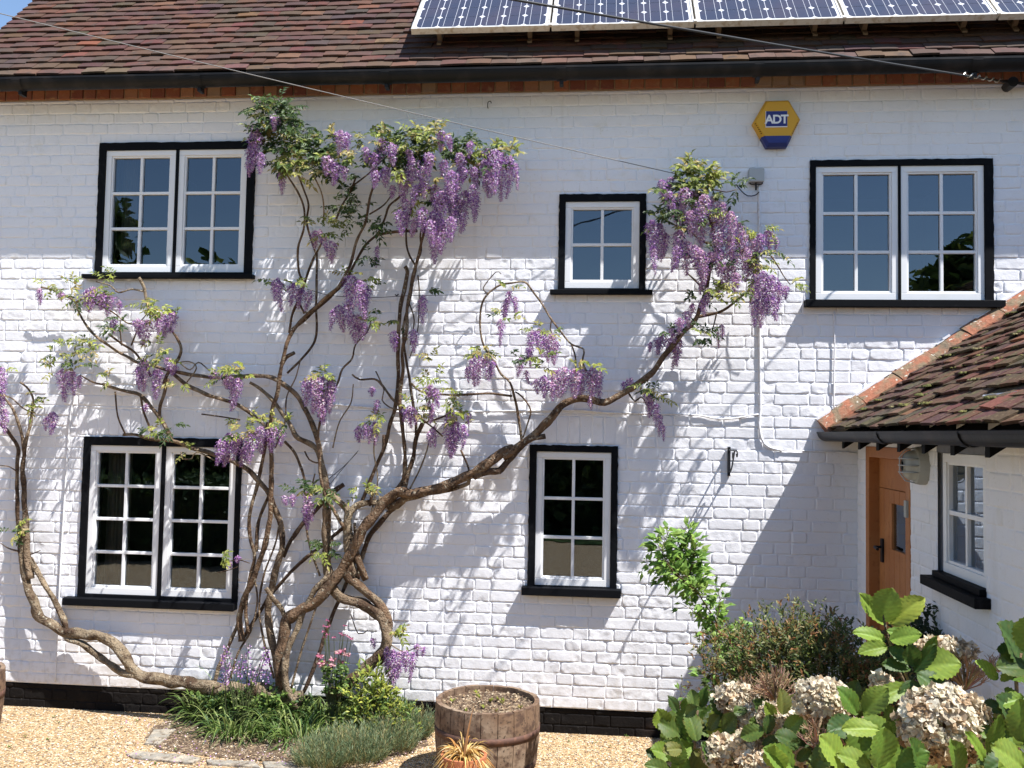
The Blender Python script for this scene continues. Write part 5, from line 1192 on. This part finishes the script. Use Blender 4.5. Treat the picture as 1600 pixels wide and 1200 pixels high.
# blue green mound
def mound(px, py, r, n, label):
    P0 = GND(px, py, 0); t = thing('catmint_mound', P0, label, 'plant'); rg = random.Random(px); mb = MB(); n = int(n*1.5)
    for k in range(n):
        a = rg.uniform(0, 6.28); rr = math.sqrt(rg.random()); P = P0+Vector((r*rr*math.cos(a)*1.25, r*rr*math.sin(a)*.8, .01)); P.y = min(P.y, -.08)
        H = .16*(1-rr*rr*.5)*rg.uniform(.35, 1.5); d = Vector((math.cos(a)*rr*.7+rg.uniform(-.3, .3), math.sin(a)*rr*.7+rg.uniform(-.3, .3), 1)).normalized()
        c = rg.choice([(.12, .175, .085), (.17, .235, .12), (.09, .135, .06), (.25, .30, .17), (.24, .25, .10), (.30, .26, .12)])
        for j in range(4):
            leaf4(mb, P+d*H*(.3+.2*j), (d+Vector((rg.uniform(-1, 1), rg.uniform(-1, 1), 0))*.8), Vector((0, -.3, 1)), .032*rg.uniform(.7, 1.2), .004, c)
        leaf4(mb, P, d, Vector((0, -1, .2)), H, .003, c)
    part(mb, 'foliage', 'leaf', t); return t
mound(545, 1188, .17, 900, 'soft blue green feathery mound at the bottom edge of the bed')
mound(598, 1172, .15, 800, 'middle blue green feathery mound between its two neighbours')
mound(636, 1152, .12, 600, 'smaller blue green feathery mound beside the barrel shadow')
mound(500, 1200, .11, 400, 'low blue green tuft at the bottom edge left of the mounds')
strap_clump(470, 1158, 90, .18, 'strappy green clump at the front of the bed beside the blue green mounds', GP)
strap_clump(560, 1140, 70, .18, 'strappy green clump growing through the blue green mounds', GP)
# pink columbine
P0 = W(522, 1085, .28); P0.z = 0; t = thing('columbine', P0, 'pink flowered columbine standing before the wall inside the trunk loop', 'flowering plant')
mb = MB(); sm_ = MB(); rgc = random.Random(4)
for k in range(22):
    x, y = rgc.uniform(500, 550), rgc.choice([rgc.uniform(965, 1000), rgc.uniform(1015, 1045), rgc.uniform(1010, 1040)]); E_ = W(x, y, .28+rgc.uniform(-.05, .05)); B_ = P0+Vector((rgc.uniform(-.03, .03), 0, 0))
    sm_.tube([B_, B_.lerp(E_, .6)+Vector((rgc.uniform(-.01, .01), 0, 0)), E_], .0022, 5, c=(.10, .12, .05))
    big_ = y > 1008
    for j in range(12 if big_ else 6):
        a = j*1.05; c = rgc.choice([(.62, .26, .34), (.70, .40, .44), (.55, .18, .28), (.72, .52, .5)]) if big_ else rgc.choice([(.40, .12, .22), (.5, .2, .28)])
        leaf4(mb, E_, Vector((math.cos(a), math.sin(a)*.7-.3, rgc.uniform(-.7, .4))), Vector((0, -1, .3)), .030 if big_ else .018, .017 if big_ else .010, c)
part(mb, 'flowers', 'petal', t); part(sm_, 'stems', 'leaf', t)
mb = MB()
for k in range(120):
    P = W(rgc.uniform(505, 545), rgc.uniform(1035, 1085), .28+rgc.uniform(-.06, .06)); 
    for j in range(3): leaf4(mb, P, Vector((rgc.uniform(-1, 1), rgc.uniform(-1, .2), rgc.uniform(-.2, .6))), Vector((0, -.5, 1)), .028, .02, rgc.choice(GP))
part(mb, 'foliage', 'leaf', t)
# purple bells left of trunk
P0 = W(375, 1085, .3); P0.z = 0; t = thing('honesty_plant', P0, 'loose purple flower spikes standing left of the trunk beneath the large window', 'flowering plant')
mb = MB(); sm_ = MB()
for k in range(22):
    x, y = rgc.uniform(350, 420), rgc.uniform(1005, 1050); E_ = W(x, y, .28+rgc.uniform(-.05, .05)); B_ = P0+Vector((rgc.uniform(-.10, .10), 0, 0)); sm_.tube([B_, B_.lerp(E_, .6), E_], .0022, 5, c=(.10, .12, .05))
    for j in range(16):
        Q = E_+Vector((rgc.uniform(-.022, .022), rgc.uniform(-.02, .02), -j*.006)); c = rgc.choice(PET+KEEL)
        leaf4(mb, Q, Vector((rgc.uniform(-1, 1), rgc.uniform(-1, .2), rgc.uniform(-.6, .4))), Vector((0, -1, .3)), .015, .011, c)
part(mb, 'flowers', 'petal', t); part(sm_, 'stems', 'leaf', t)

# ================================================================== RIGHT HAND SHRUBS
OL = [(.05, .075, .02), (.07, .105, .022), (.11, .14, .03), (.035, .055, .015), (.13, .13, .035), (.20, .21, .09)]
RD = [(.20, .09, .035), (.26, .13, .05), (.16, .12, .04), (.22, .18, .06)]
bush('evergreen_shrub', 1252, 1058, 138, 102, .30, 2.0, 5200, .023, OL, 'dense small leaved olive shrub with reddish tips in front of the porch corner', 'shrub', stems=40, elong=2.4, tips=RD, tipp=.30)
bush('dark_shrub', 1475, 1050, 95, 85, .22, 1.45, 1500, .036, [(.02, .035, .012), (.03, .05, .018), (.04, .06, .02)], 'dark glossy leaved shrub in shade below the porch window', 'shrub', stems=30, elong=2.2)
# serrated hydrangea leaf
def hleaf(mb, P, d, n, L, wd, c, rg):
    d = d.normalized(); s = d.cross(n); s = s.normalized() if s.length > 1e-4 else d.orthogonal().normalized(); n = s.cross(d).normalized()
    NU, NV = 18, 5; vs = []; cs = []; curl = rg.uniform(.05, .3); cup = rg.uniform(.05, .28); wv = rg.random()*6
    for i in range(NU+1):
        t = i/NU; w_ = wd*.5*2.5*(t**.62)*((1-t)**.78) if 0 < t < 1 else 0
        for j in range(-NV, NV+1):
            f = j/NV; ser = 1+(.09 if (i % 2) else -.06)*(abs(f) == 1)
            back = abs(f)*L*.10*math.sin(math.pi*t)       # veins sweep to the tip
            vein = .0032*math.cos((t*7-abs(f)*1.3)*2*math.pi)*abs(f)*(1-.3*abs(f))+(-.004*(1-abs(f)*3) if abs(f) < .33 else 0)
            P_ = P+d*(L*t+back)+s*(w_*f*ser)+n*(cup*w_*f*f-curl*L*t*t+vein+.004*math.sin(6*t+wv)*f)
            vs.append(P_); mid = .25 if j == 0 else 0; k = 1+.13*math.cos((t*7-abs(f)*1.3)*2*math.pi)
            k *= 1+.10*math.sin(i*1.9+j*2.3+wv); ye = .35 if abs(f) == 1 or i > NU-2 else 0; br_n = max(0, math.sin(i*.9+j*1.3+wv*3)-.93)*6; cs.append(tuple(min(.6, v*k*(1+mid)*(1-ye*.3*(q3 == 2))+ye*(.05, .02, 0)[q3]+br_n*(.10, .03, 0)[q3]) for q3, v in enumerate(c)))
    m_ = 2*NV+1; mb.add(vs, [(i*m_+j, i*m_+j+1, (i+1)*m_+j+1, (i+1)*m_+j) for i in range(NU) for j in range(m_-1)], cs)
HG = [(.085, .16, .024), (.115, .195, .028), (.06, .12, .022), (.15, .235, .03), (.19, .27, .04), (.05, .10, .025)]
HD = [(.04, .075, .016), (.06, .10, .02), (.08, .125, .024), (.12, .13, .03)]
HY = [(.22, .30, .045), (.28, .33, .05), (.18, .27, .04)]
HS = .73
def W2(px, py, dep): d = ray(px, py); return CAM+d*(dep*HS/d.y)
hyd = thing('hydrangea_bush', Vector((W2(1330, 1150, 4.1).x, W2(1330, 1150, 4.1).y, 0)), 'large leaved hydrangea bush with faded cream flower heads in the right foreground', 'shrub')
hyd2 = thing('hydrangea_bush', Vector((W2(1585, 1150, 3.7).x, W2(1585, 1150, 3.7).y, 0)), 'separate large leaved hydrangea at the right picture edge with no flower heads', 'shrub')
hb, hb2 = wloc(hyd), wloc(hyd2); hl = MB(); hl2 = MB(); hst = MB(); hst2 = MB(); rgh = random.Random(17)
def hl_at(mb, px, py, dep, ang, L, wfac=.72, pal=HG, tilt=None):
    """one leaf starting at pixel, growing in image direction ang (deg, 90 = up)"""
    k_ = dep*HS/F; P = W2(px, py, dep); a = R(ang); d = Vector((math.cos(a), -.35 if tilt is None else tilt, math.sin(a)))
    c = rgh.choice(pal); f = rgh.uniform(.85, 1.2); hleaf(mb, P, d, Vector((rgh.uniform(-.35, .35), -.75, .65)), L*k_*1.05, L*k_*wfac, tuple(v*f for v in c), rgh)
# the prominent shoot
for a in [(1378,972,4.0,82,52,.86,HY),(1382,975,4.05,130,62,.42,HY),(1390,975,4.0,48,60,.62,HY),(1385,985,3.95,-10,40,.6,HG),(1383,1000,3.95,158,48,.55,HY),(1390,1000,3.9,20,44,.7,HY),(1386,1010,3.9,185,42,.6,HG),(1388,1012,3.9,-25,36,.7,HG),(1378,955,4.15,60,34,.7,HD),
          (1430,1040,3.85,112,34,.8,HG),(1435,1045,3.85,20,56,.9,HG),(1432,1052,3.8,-30,48,.9,HG),(1428,1050,3.85,60,50,.45,HG),(1422,1045,3.9,160,40,.6,HG),(1425,1062,3.8,-100,42,.9,HG),(1440,1035,3.95,70,45,.35,HG),(1418,1070,3.8,200,62,.45,HG),(1410,1078,3.85,-60,45,.8,HD)]:
    hl_at(hl, *a[:6], pal=a[6])
# lower foliage
for a in [(1340,1115,3.7,120,46,.7,HG),(1350,1115,3.65,60,50,.75,HG),(1345,1125,3.6,-20,48,.8,HG),(1350,1130,3.6,-100,60,.8,HG),(1340,1130,3.65,190,48,.8,HG),(1380,1150,3.5,-80,62,.85,HG),(1375,1140,3.5,170,56,.55,HY),(1372,1200,3.4,80,60,.8,HG),(1360,1200,3.4,150,55,.7,HG),(1400,1200,3.4,40,50,.7,HG),
          (1215,1205,3.5,100,42,.9,HG),(1240,1200,3.5,140,50,.8,HG),(1270,1200,3.5,60,46,.8,HD),(1300,1195,3.5,100,50,.8,HD),(1320,1180,3.6,20,50,.8,HD),(1250,1165,3.7,150,42,.8,HD),(1290,1160,3.7,40,46,.8,HD),(1225,1150,3.8,60,40,.7,HG),(1210,1130,3.9,110,34,.6,HG),(1320,1200,3.4,120,60,.8,HG),(1440,1200,3.4,110,50,.7,HG),
          (1500,1205,3.4,100,46,.8,HG),(1540,1190,3.4,120,55,.45,HG),(1545,1180,3.45,80,62,.4,HG),(1555,1170,3.5,50,48,.7,HG),(1530,1160,3.6,100,50,.7,HG),(1560,1200,3.35,20,50,.8,HG),
          (1065,1150,4.6,140,40,.9,HD),(1070,1150,4.6,80,46,.9,HG),(1090,1135,4.6,30,56,.8,HG),(1080,1165,4.5,200,40,.9,HG),(1085,1170,4.4,-60,44,.9,HD),(1075,1185,4.4,-120,40,.9,HG),(1110,1150,4.5,60,60,.7,HG),(1130,1160,4.5,10,50,.8,HD),(1060,1115,4.7,120,24,.6,HG),(1065,1110,4.7,60,26,.6,HG),(1100,1190,4.2,30,44,.8,HG),(1060,1195,4.3,100,40,.9,HG),(1040,1140,4.6,110,34,.9,HG),(1150,1180,4.3,60,50,.8,HD),(1120,1200,4.1,110,42,.8,HG),(1095,1105,4.7,80,30,.6,HG),(1140,1120,4.6,50,36,.7,HG),(1050,1180,4.4,160,34,.9,HG),(1170,1200,4.0,90,50,.8,HG),(1180,1140,4.4,100,40,.8,HD)]:
    hl_at(hl, *a[:6], pal=a[6])
for k in range(230):    # interior filler leaves, coloured darker to paint the shaded gaps in the bush
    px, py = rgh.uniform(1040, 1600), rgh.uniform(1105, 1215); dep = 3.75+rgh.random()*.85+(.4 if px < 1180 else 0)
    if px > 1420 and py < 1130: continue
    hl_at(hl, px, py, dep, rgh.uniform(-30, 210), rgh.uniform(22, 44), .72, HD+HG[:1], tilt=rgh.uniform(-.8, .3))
for a in [(1600,1035,3.6,120,70,.85,HG),(1595,1030,3.6,150,38,.9,HG),(1606,1020,3.55,95,56,.8,HG),(1612,1045,3.55,170,56,.7,HD),(1560,1060,3.6,140,44,.6,HY),(1565,1065,3.6,60,30,.5,HG),(1570,1075,3.6,-40,28,.6,HG),(1575,1060,3.6,20,36,.6,HG),(1600,1090,3.5,190,40,.7,HG),(1596,1130,3.5,130,55,.85,HG),(1590,1150,3.5,170,60,.8,HG),(1600,1160,3.4,100,60,.8,HG),(1585,1180,3.4,200,50,.7,HG),(1605,1115,3.5,160,44,.7,HD),(1572,1110,3.6,160,36,.7,HD),(1600,1200,3.3,140,60,.8,HG)]:
    hl_at(hl2, *a[:6], pal=a[6])
def hs(mb, pts, r0, r1, dep, c=(.28, .2, .12)): P = [W2(x, y, dep) for x, y in pts]; P = ([Vector((P[0].x+.02, P[0].y, 0))] if pts[0][1] > 1210 else [])+P; C_ = catmull(P, .03); mb.tube(C_, [r0+(r1-r0)*i/(len(C_)-1) for i in range(len(C_))], 7, c=c)
hs(hst, [(1440, 1215), (1425, 1120), (1418, 1060), (1390, 1005), (1380, 960)], .006, .004, 4.0, (.22, .2, .09))
hs(hst, [(1420, 1080), (1400, 1040), (1388, 1010)], .005, .004, 3.95, (.16, .12, .07))
hs(hst, [(1280, 1250), (1277, 1190), (1276, 1150), (1285, 1120)], .006, .004, 3.7)
hs(hst, [(1310, 1250), (1322, 1180), (1335, 1130)], .006, .004, 3.6); hs(hst, [(1350, 1250), (1352, 1190), (1348, 1120)], .006, .004, 3.7)
hs(hst, [(1480, 1260), (1478, 1180), (1475, 1130)], .006, .004, 3.55); hs(hst, [(1500, 1250), (1505, 1120), (1508, 1050)], .006, .003, 3.9)
hs(hst, [(1210, 1250), (1200, 1160), (1195, 1110)], .006, .004, 4.0); hs(hst, [(1150, 1250), (1150, 1180), (1160, 1110)], .006, .004, 4.3); hs(hst, [(1080, 1240), (1085, 1170), (1090, 1110)], .006, .004, 4.55)
hs(hst, [(1230, 1240), (1215, 1130), (1212, 1060)], .006, .003, 4.1)
hs(hst2, [(1590, 1260), (1590, 1120), (1588, 1050), (1595, 1020)], .007, .005, 3.6); hs(hst2, [(1590, 1115), (1575, 1105), (1560, 1090)], .004, .003, 3.6); hs(hst2, [(1588, 1180), (1596, 1140), (1606, 1090), (1606, 1010)], .006, .004, 3.55)
part(hl, 'foliage', 'leaf', hyd, base=hb, smooth=True); part(hl2, 'foliage', 'leaf', hyd2, base=hb2, smooth=True); part(hst, 'stems', 'bark', hyd, base=hb, smooth=True); part(hst2, 'stems', 'bark', hyd2, base=hb2, smooth=True)
CR = [(.66, .56, .41), (.74, .65, .49), (.58, .45, .31), (.78, .71, .56), (.48, .34, .21), (.68, .61, .43)]
def head(px, py, rx, ry, dep, n, dome=.7, pal=CR, s=.020):
    mb = MB(); C_ = W2(px, py, dep); k_ = dep*HS/F; s = s*.92
    for k in range(n):
        v = Vector((rgh.gauss(0, 1), -abs(rgh.gauss(0, 1))*1.0, rgh.gauss(0, 1)+.15)).normalized()
        if rgh.random() < .25: v.y = -v.y
        P = C_+Vector((v.x*rx*k_, v.y*dome*rx*k_, v.z*ry*k_))*rgh.uniform(.80, 1.04)
        n_ = (v+Vector((rgh.uniform(-.6, .6), rgh.uniform(-.6, .6), rgh.uniform(-.6, .6)))).normalized(); e1 = n_.orthogonal().normalized(); e2 = n_.cross(e1); a0 = rgh.random()*6
        c = rgh.choice(pal); f = rgh.uniform(.75, 1.15); c = tuple(min(.85, x*f) for x in c)
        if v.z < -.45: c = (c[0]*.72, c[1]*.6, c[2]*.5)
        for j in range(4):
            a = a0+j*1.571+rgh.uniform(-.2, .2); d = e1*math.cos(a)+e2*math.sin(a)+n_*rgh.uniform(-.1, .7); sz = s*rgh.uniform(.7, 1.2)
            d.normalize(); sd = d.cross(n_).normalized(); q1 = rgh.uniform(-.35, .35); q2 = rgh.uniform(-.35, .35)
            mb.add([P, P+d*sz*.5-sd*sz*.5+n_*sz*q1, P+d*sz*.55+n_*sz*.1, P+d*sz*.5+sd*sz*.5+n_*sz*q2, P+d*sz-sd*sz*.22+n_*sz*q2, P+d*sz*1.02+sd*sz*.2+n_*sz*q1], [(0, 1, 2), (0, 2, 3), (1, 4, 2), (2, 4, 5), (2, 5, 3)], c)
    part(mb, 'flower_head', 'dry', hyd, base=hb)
head(1475, 1132, 64, 52, 3.55, 520, s=.021)
head(1282, 1095, 38, 30, 3.8, 240); head(1315, 1112, 26, 20, 3.85, 90, pal=[(.45, .36, .27), (.52, .43, .33)])
head(1212, 1128, 28, 26, 3.95, 140); head(1150, 1095, 30, 24, 4.25, 170); head(1178, 1120, 30, 22, 4.2, 150); head(1135, 1178, 34, 26, 4.1, 210); head(1182, 1168, 32, 26, 4.0, 200); head(1340, 1150, 22, 16, 3.75, 70, pal=[(.5, .36, .28), (.42, .28, .2)])
head(1468, 1012, 30, 14, 4.0, 90); head(1502, 1016, 22, 13, 4.0, 50); head(1378, 1068, 16, 14, 4.0, 40); head(1235, 1180, 20, 20, 3.9, 70); head(1190, 1195, 30, 16, 3.8, 120); head(1290, 1165, 16, 10, 3.7, 30, pal=[(.5, .36, .28)])
def skeleton(px, py, r, dep, n, c=(.42, .28, .18)):
    mb = MB(); k_ = dep*HS/F; B_ = W2(px, py+r, dep)
    for k in range(n):
        a = rgh.uniform(10, 170); E_ = W2(px+r*1.1*math.cos(R(a))*rgh.uniform(.6, 1.1), py+r*.7-r*1.5*math.sin(R(a))*rgh.uniform(.5, 1), dep+rgh.uniform(-.1, .1)); mid = B_.lerp(E_, .55)+Vector((rgh.uniform(-1, 1), rgh.uniform(-1, 1), rgh.uniform(-1, 1)))*.008
        mb.tube([B_, mid, E_], [.002, .0015, .001], 4, c=tuple(v*rgh.uniform(.7, 1.2) for v in c))
        for j in range(4): E2 = mid+(E_-mid)*rgh.random()+Vector((rgh.uniform(-1, 1), rgh.uniform(-1, 1), rgh.uniform(-.6, 1)))*.022; mb.tube([mid.lerp(E_, .3), E2], .0009, 3, c=c, cap=False)
    part(mb, 'seed_head', 'dry', hyd, base=hb)
skeleton(1508, 1042, 36, 3.95, 60); skeleton(1212, 1062, 34, 4.15, 60); skeleton(1560, 1030, 20, 4.0, 20); skeleton(1335, 1150, 26, 3.7, 34, (.42, .26, .22)); skeleton(1277, 1140, 30, 3.7, 26); skeleton(1170, 1072, 26, 4.4, 24)
HS = 1.0
# tall bright green shoot
tp = W2(1195, 1160, 4.95); tall = thing('leafy_shoot_plant', Vector((tp.x, tp.y, 0)), 'tall thin arching plant with fresh bright green leaves in front of the sunny wall', 'shrub'); tb = wloc(tall)
mb = MB(); st = MB(); FG = [(.17, .30, .05), (.22, .36, .07), (.12, .22, .04), (.28, .40, .08)]
def shoot(pts, dep, n, L, r0=.006, pal=FG, spread=1):
    P = [W2(x, y, dep) for x, y in pts]; C_ = catmull(P, .02); k = len(C_); st.tube(C_, [r0*(1-.75*i/k) for i in range(k)], 6, c=(.20, .12, .07))
    for j in range(n):
        t = (j+rgh.random())/n; i = int(t*(k-1)); p = C_[i]; a = j*2.4+rgh.uniform(-.5, .5); ax = (C_[min(i+1, k-1)]-C_[max(i-1, 0)]).normalized(); e1 = ax.orthogonal().normalized(); e2 = ax.cross(e1)
        d = e1*math.cos(a)+e2*math.sin(a)+ax*rgh.uniform(.2, .9); tw_ = p+d.normalized()*rgh.uniform(.005, .05)*spread; c = rgh.choice(pal); f = rgh.uniform(.75, 1.2)
        st.tube([p, tw_], .0015, 4, c=(.2, .25, .08), cap=False)
        n_ = Vector((rgh.uniform(-.5, .5), -.6, .8))
        for m2 in range(2): leaf4(mb, tw_, (d+Vector((rgh.uniform(-.5, .5), rgh.uniform(-.5, .5), rgh.uniform(-.5, .3)))), n_, L*rgh.uniform(.7, 1.2), L*.42, tuple(v*f for v in c), fold=.15, curl=.18)
shoot([(1215, 1180), (1180, 1085), (1150, 1020), (1112, 960), (1085, 915), (1068, 870), (1062, 835)], 4.95, 190, .07, .008)
shoot([(1090, 925), (1066, 905), (1045, 880), (1030, 855), (1022, 838)], 4.9, 60, .055, .004)
shoot([(1078, 895), (1085, 860), (1080, 840), (1064, 822)], 4.95, 50, .055, .004); shoot([(1075, 900), (1050, 900), (1025, 885), (1005, 878)], 4.9, 34, .05, .003)
shoot([(1120, 970), (1125, 945), (1122, 925), (1112, 912)], 4.9, 24, .05, .003); shoot([(1150, 1020), (1160, 985), (1155, 965)], 4.9, 22, .05, .003)
shoot([(1175, 1080), (1145, 1060), (1120, 1045)], 4.9, 26, .045, .003, FG+OL); shoot([(1195, 1120), (1225, 1060), (1230, 1020)], 4.85, 26, .05, .003, FG+OL); shoot([(1070, 880), (1050, 872), (1040, 905), (1030, 920)], 4.9, 26, .05, .003)
shoot([(1120, 975), (1100, 965), (1060, 940)], 4.9, 16, .045, .003)
shoot([(1085, 920), (1050, 890), (1035, 860), (1045, 830)], 4.85, 60, .07, .004); shoot([(1095, 925), (1085, 880), (1070, 850)], 5.0, 50, .07, .004); shoot([(1165, 1060), (1130, 1010), (1100, 985)], 4.9, 40, .06, .003)
shoot([(1200, 1150), (1165, 1075), (1140, 1020), (1128, 985)], 4.85, 80, .06, .004); shoot([(1180, 1090), (1190, 1040), (1180, 1005)], 4.85, 36, .06, .003); shoot([(1190, 1150), (1140, 1110), (1110, 1065), (1095, 1040)], 4.85, 50, .055, .003, FG+OL)
shoot([(1130, 1150), (1110, 1110), (1090, 1095), (1062, 1088)], 4.8, 26, .04, .003, FG); shoot([(1140, 1150), (1140, 1100), (1115, 1080), (1100, 1078)], 4.8, 26, .045, .003, FG)
shoot([(1060, 1130), (1063, 1095), (1066, 1060)], 4.9, 4, .02, .003, OL)
part(mb, 'foliage', 'leaf', tall, base=tb); part(st, 'stems', 'bark', tall, base=tb)

# ================================================================== GARDEN BEHIND THE VIEWER (seen in the panes)
def tree(x, y, h, r, label, dens=1.0, pal=LD, seed=0):
    t = thing('garden_tree', (x, y, 0), label, 'tree', 'trees across the garden'); rg = random.Random(seed+55)
    mb = MB(); mb.tube([(x, y, 0), (x+.1, y, h*.35), (x, y+.1, h*.75)], [.28, .2, .06], 10, c=(.12, .09, .06))
    lobes = []
    for k in range(26):
        a = rg.uniform(0, 6.28); zz = rg.uniform(.22, .95); rr = r*math.sin(math.pi*min(.95, zz*.9+.1))*rg.uniform(.3, .85); C_ = Vector((x+rr*math.cos(a), y+rr*math.sin(a), h*zz)); lobes.append((C_, r*rg.uniform(.25, .42)))
        mb.tube([(x, y, h*zz*.6), C_], [.06, .02], 5, c=(.12, .09, .06))
    part(mb, 'trunk', 'bark', t); mb = MB()
    for k in range(int(5200*dens)):
        C_, lr = rg.choice(lobes); v = Vector((rg.gauss(0, 1), rg.gauss(0, 1), rg.gauss(0, 1))).normalized()*lr*rg.uniform(.6, 1.05); c = rg.choice(pal)
        leaf4(mb, C_+v, Vector((rg.uniform(-1, 1), rg.uniform(-1, 1), rg.uniform(-1, .6))), Vector((rg.uniform(-1, 1), rg.uniform(-1, 1), 1)), .32, .2, c)
    part(mb, 'crown', 'leaf', t)
tree(7.6, -14, 5.9, 1.9, 'round dark tree across the garden reflected in the right upper window', pal=LD+LG[2:4], seed=1)
tree(10.6, -14.5, 6.6, 2.2, 'broad dark tree at the right across the garden', pal=LD, seed=2)
tree(-8.9, -14, 5.6, 1.5, 'tall loose tree across the garden reflected in the left upper window', .45, LD+LG[2:4], seed=3)
tree(-12.2, -15, 7.6, 1.8, 'tallest loose tree at the left across the garden', .5, LD+LG[2:4], seed=4)
mb = MB(); rgq = random.Random(8)
for k in range(26000):
    x = rgq.uniform(-22, 22); z = rgq.random()*3.4*(1+.10*math.sin(x*1.1)); y = -12.2+rgq.uniform(-.6, .8)
    leaf4(mb, Vector((x, y, z)), Vector((rgq.uniform(-1, 1), rgq.uniform(-1, 1), rgq.uniform(-1, .6))), Vector((rgq.uniform(-1, 1), 1, .6)), .2, .13, rgq.choice(LD))
mb.box((-34, -13.2, 0), (34, -12.4, 3.0), (.03, .05, .015))
single(mb, 'garden_hedge', 'leaf', 'long dark hedge closing the far side of the garden', 'hedge', (0, -12.5, 0))
mb = MB()  # unseen low hedge, added to darken the reflection in the lower left window
for k in range(5000):
    leaf4(mb, Vector((rgq.uniform(-11, -4.6), -6.9+rgq.uniform(-.3, .3), rgq.random()*1.25)), Vector((rgq.uniform(-1, 1), rgq.uniform(-1, 1), rgq.uniform(-1, .6))), Vector((rgq.uniform(-1, 1), 1, .6)), .14, .09, rgq.choice(LD))
mb.box((-11, -7.1, 0), (-4.6, -6.7, 1.1), (.03, .05, .015))
single(mb, 'reflection_hedge', 'leaf', 'unseen low dark hedge added to darken the lower left window reflection', 'hedge', (-7.5, -6.9, 0))
mb = MB()
for k in range(5000):
    leaf4(mb, Vector((rgq.uniform(-34, -4.5), 12+rgq.uniform(-.7, .2), rgq.random()*3.1)), Vector((rgq.uniform(-1, 1), rgq.uniform(-1, 1), rgq.uniform(-1, .6))), Vector((rgq.uniform(-1, 1), -1, .6)), .34, .24, rgq.choice(LD+LG[2:4]))
mb.box((-34, 12, 0), (-4.5, 12.8, 2.8), (.04, .06, .018))
single(mb, 'garden_hedge', 'leaf', 'hedge behind the cottage beyond its left gable', 'hedge', (-18, 12, 0))
print('verts', sum(len(o.data.vertices) for o in bpy.data.objects if o.type == 'MESH'), 'CAMZ', CAMZ, 'zb', zb, 'XL', XL, 'XW', XW, 'ze', ze_, 'gz', gz)
